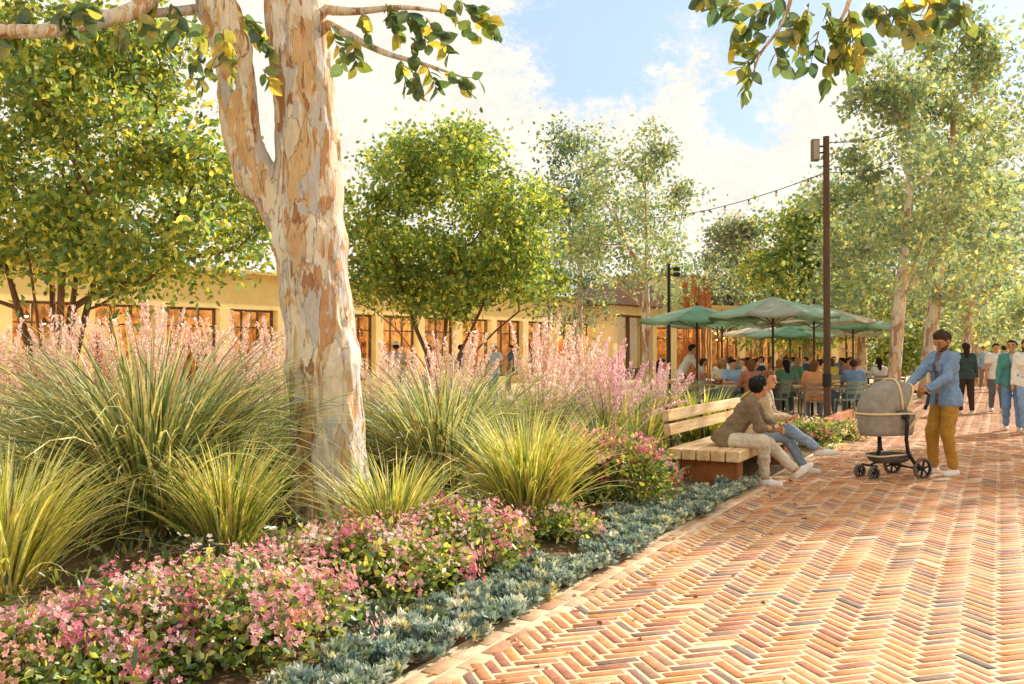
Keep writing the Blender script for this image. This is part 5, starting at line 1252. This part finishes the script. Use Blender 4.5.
TABLES = [(693, 20.6, 'leftmost front table', [1, 0, 1, 0]), (742, 19.6, 'front table behind the bench pair', [0, 1, 0, 1]), (783, 21.4, 'front table under largest umbrella', [1, 1, 0, 1]), (812, 19.3, 'front table left of timber post', [0, 1, 0, 0]),
          (849, 20.4, 'front table right of timber post', [1, 1, 0, 0]), (722, 25.4, 'second row left table', [1, 1, 1, 0]), (768, 26.5, 'second row middle table', [1, 0, 1, 1]), (820, 25.6, 'second row table by timber post', [1, 1, 1, 0]),
          (868, 25.5, 'second row rightmost table', [1, 1, 0, 1]), (790, 32.0, 'back row middle table', [1, 1, 1, 1]), (842, 32.5, 'back row right table', [1, 1, 0, 1]), (745, 32.5, 'back row left table', [1, 0, 1, 1])]
SIDES = ['left', 'near', 'right', 'far']
for ti, (px, Y, nm, occ) in enumerate(TABLES):
    base_a = rt.uniform(-.25, .25); c0 = at(px, Y, TZ)
    t = tb0 if not tused else copy_tree(tb0); tused = 1; tag(t, 'square wooden cafe table, '+nm, 'table', 'cafe tables'); t.location = c0; t.rotation_euler = (0, 0, base_a)
    for q in range(4):
        a = base_a+PI+q*PI/2; r_ = rt.uniform(.62, .74) ; a2 = a; k = (ti+q) % 2 if rt.random() < .5 else ti % 2
        c = ch0[k] if not used[k] else copy_tree(ch0[k]); used[k] = 1
        tag(c, '%s slatted chair, %s side of %s' % ('brown' if k == 0 else 'grey green', SIDES[q], nm), 'chair', 'cafe chairs')
        pos = c0+Vector((math.cos(a2)*r_, math.sin(a2)*r_, 0)); c.location = pos; c.rotation_euler = (0, 0, a2+PI+rt.uniform(-.12, .12))
        if occ[q]:
            sn, sc = SHIRTS[(pc*5+ti) % 12]; hc_, hn_, hs_ = HAIRS[(pc*3+1) % 5]; pc += 1
            person('diner in %s with %s, %s side of %s' % (sn, hn_, SIDES[q], nm), tuple(pos+Vector((0, 0, 0))), a2+PI, h=.02 if Y < 24 else .026, pelvis=(-.03, 0, .56), lean=rt.uniform(.0, .25), hands=((.36, .14, .80), (.36, -.14, .80)), feet=((.36, .12, 0), (.34, -.12, 0)),
                   kneepole=((.4, .1, 1), (.4, -.1, 1)), look=(rt.uniform(-.8, .8), rt.uniform(-.2, .05)), skin=SKINS[pc % 4], hair=hc_, hairstyle=hs_, top=sc, sleeve=.4 if pc % 3 else 1, bottom=(124, 130, 148), group='diners on the cafe terrace', S=.95)
person('waiter in white shirt and dark trousers leaning over the leftmost table', at(684, 22.6, TZ), R(-10), h=.016, lean=.5, pelvis=(-.08, 0, .94), hands=((.5, .12, .95), (.5, -.12, .95)), top=(244, 240, 234), bottom=(60, 52, 50), hair=(60, 42, 34), group='waiting staff')
# timber edging of the terrace
edge_t = mat('orange_timber', (196, 132, 74), (160, 98, 54), rough=.8, scale=4, stretch=(.3, 1, 1), bump=.3)
E = thing('terrace_edging', 'low orange brown timber edging along the cafe terrace and the path', 'edging', st(17.1, 2.82), PATH_ANG)
MB().box((15, 0, .14), (30, .14, .28)).build('beam', edge_t, E, bevel=.01); MB().box((-.05, 4.0, .14), (.14, 7.8, .28)).build('beam', edge_t, E, bevel=.01)

# ================================================================ posts, string lights
pole_m = mat('weathered_post', (104, 80, 64), (74, 58, 48), rough=.85, scale=6, stretch=(1, 1, .15), bump=.4)
Y0 = 18.2; TPz = zat(136, Y0)
T = thing('timber_post', 'tall slim brown timber post with a floodlight box at its top', 'post', at(827, Y0))
MB().tube([(0, 0, 0), (0, 0, TPz)], [.072, .062], n=14).build('shaft', pole_m, T, smooth=False)
MB().lathe([(.085, .80), (.09, .82), (.09, 1.04), (.085, 1.06)], n=14).build('sleeve', steel, T); MB().lathe([(.12, 0), (.12, .02), (.08, .03)], n=14).build('base_plate', steel, T)
mb = MB(); mb.box((-.12, 0, TPz-.33), (.14, .03, .03)); mb.box((-.12, 0, TPz-.20), (.14, .03, .03)); mb.build('bracket', steel, T)
mb = MB(); mb.box((-.225, 0, TPz-.28), (.15, .13, .44)); fl = mb.build('floodlight', mat('grey_brown_metal', (126, 106, 92), (100, 84, 74), rough=.5), T, bevel=.01)
MB().box((-.225, -.068, TPz-.28), (.11, .012, .38)).build('lens', mat('lamp_lens', (170, 156, 140), rough=.3), fl)
Yl = 26.0; TL_ = zat(264, Yl)
T = thing('lamp_post', 'slim black lamp post with small spotlights on its side, left of the green umbrella', 'lamp post', at(669, Yl))
MB().tube([(0, 0, 0), (0, 0, TL_)], [.055, .045], n=10).build('shaft', steel, T); MB().lathe([(.11, 0), (.11, .02), (.06, .05)], n=12).build('base_plate', steel, T)
for dz, dy in ((-.14, 0), (-.30, 0)):
    MB().tube([(.04, 0, TL_+dz), (.16, 0, TL_+dz)], .015, n=6).build('arm', steel, T); MB().lathe([(.045, -.09), (.065, -.05), (.065, .09)], c=(.22, 0, TL_+dz), n=12, axis='x').build('spotlight', steel, T)
def string_lights(label, A, B_, sag, n, name='string_lights'):
    A = Vector(A); B_ = Vector(B_); T = thing(name, label, 'string lights', A, 0, 'string lights over the terrace')
    def P(u): 
        q = (B_-A)*u; q.z -= sag*4*u*(1-u); return q
    MB().tube([P(i/40) for i in range(41)], .010, n=5).build('wire', mat('wire_rubber', (36, 34, 34), rough=1.0), T)
    for i in range(n):
        q = P((i+.5)/n); b = MB(); b.lathe([(.014, -.01), (.022, -.02), (.022, -.06)], c=q, n=8); s = b.build('socket', steel, T)
        MB().lathe([(.02, -.06), (.032, -.085), (.034, -.11), (.02, -.135), (.004, -.14)], c=q, n=10).build('bulb', mat('frosted_bulb', (240, 228, 196), (226, 208, 160), rough=.3), s, smooth=True)
string_lights('string of bulbs from the timber post down to the airy tree on the left', at(827, Y0, zat(172, Y0)), at(648, 30.8, zat(218, 30.8)), .2, 8)
string_lights('string of bulbs from the timber post into the trees on the right', at(827, Y0, zat(172, Y0)), at(900, 24.4, zat(158, 24.4)), .12, 3)
string_lights('upper cable from the timber post into the tallest trees', at(827, Y0, zat(142, Y0)), at(935, 28.6, zat(112, 28.6)), .25, 2)
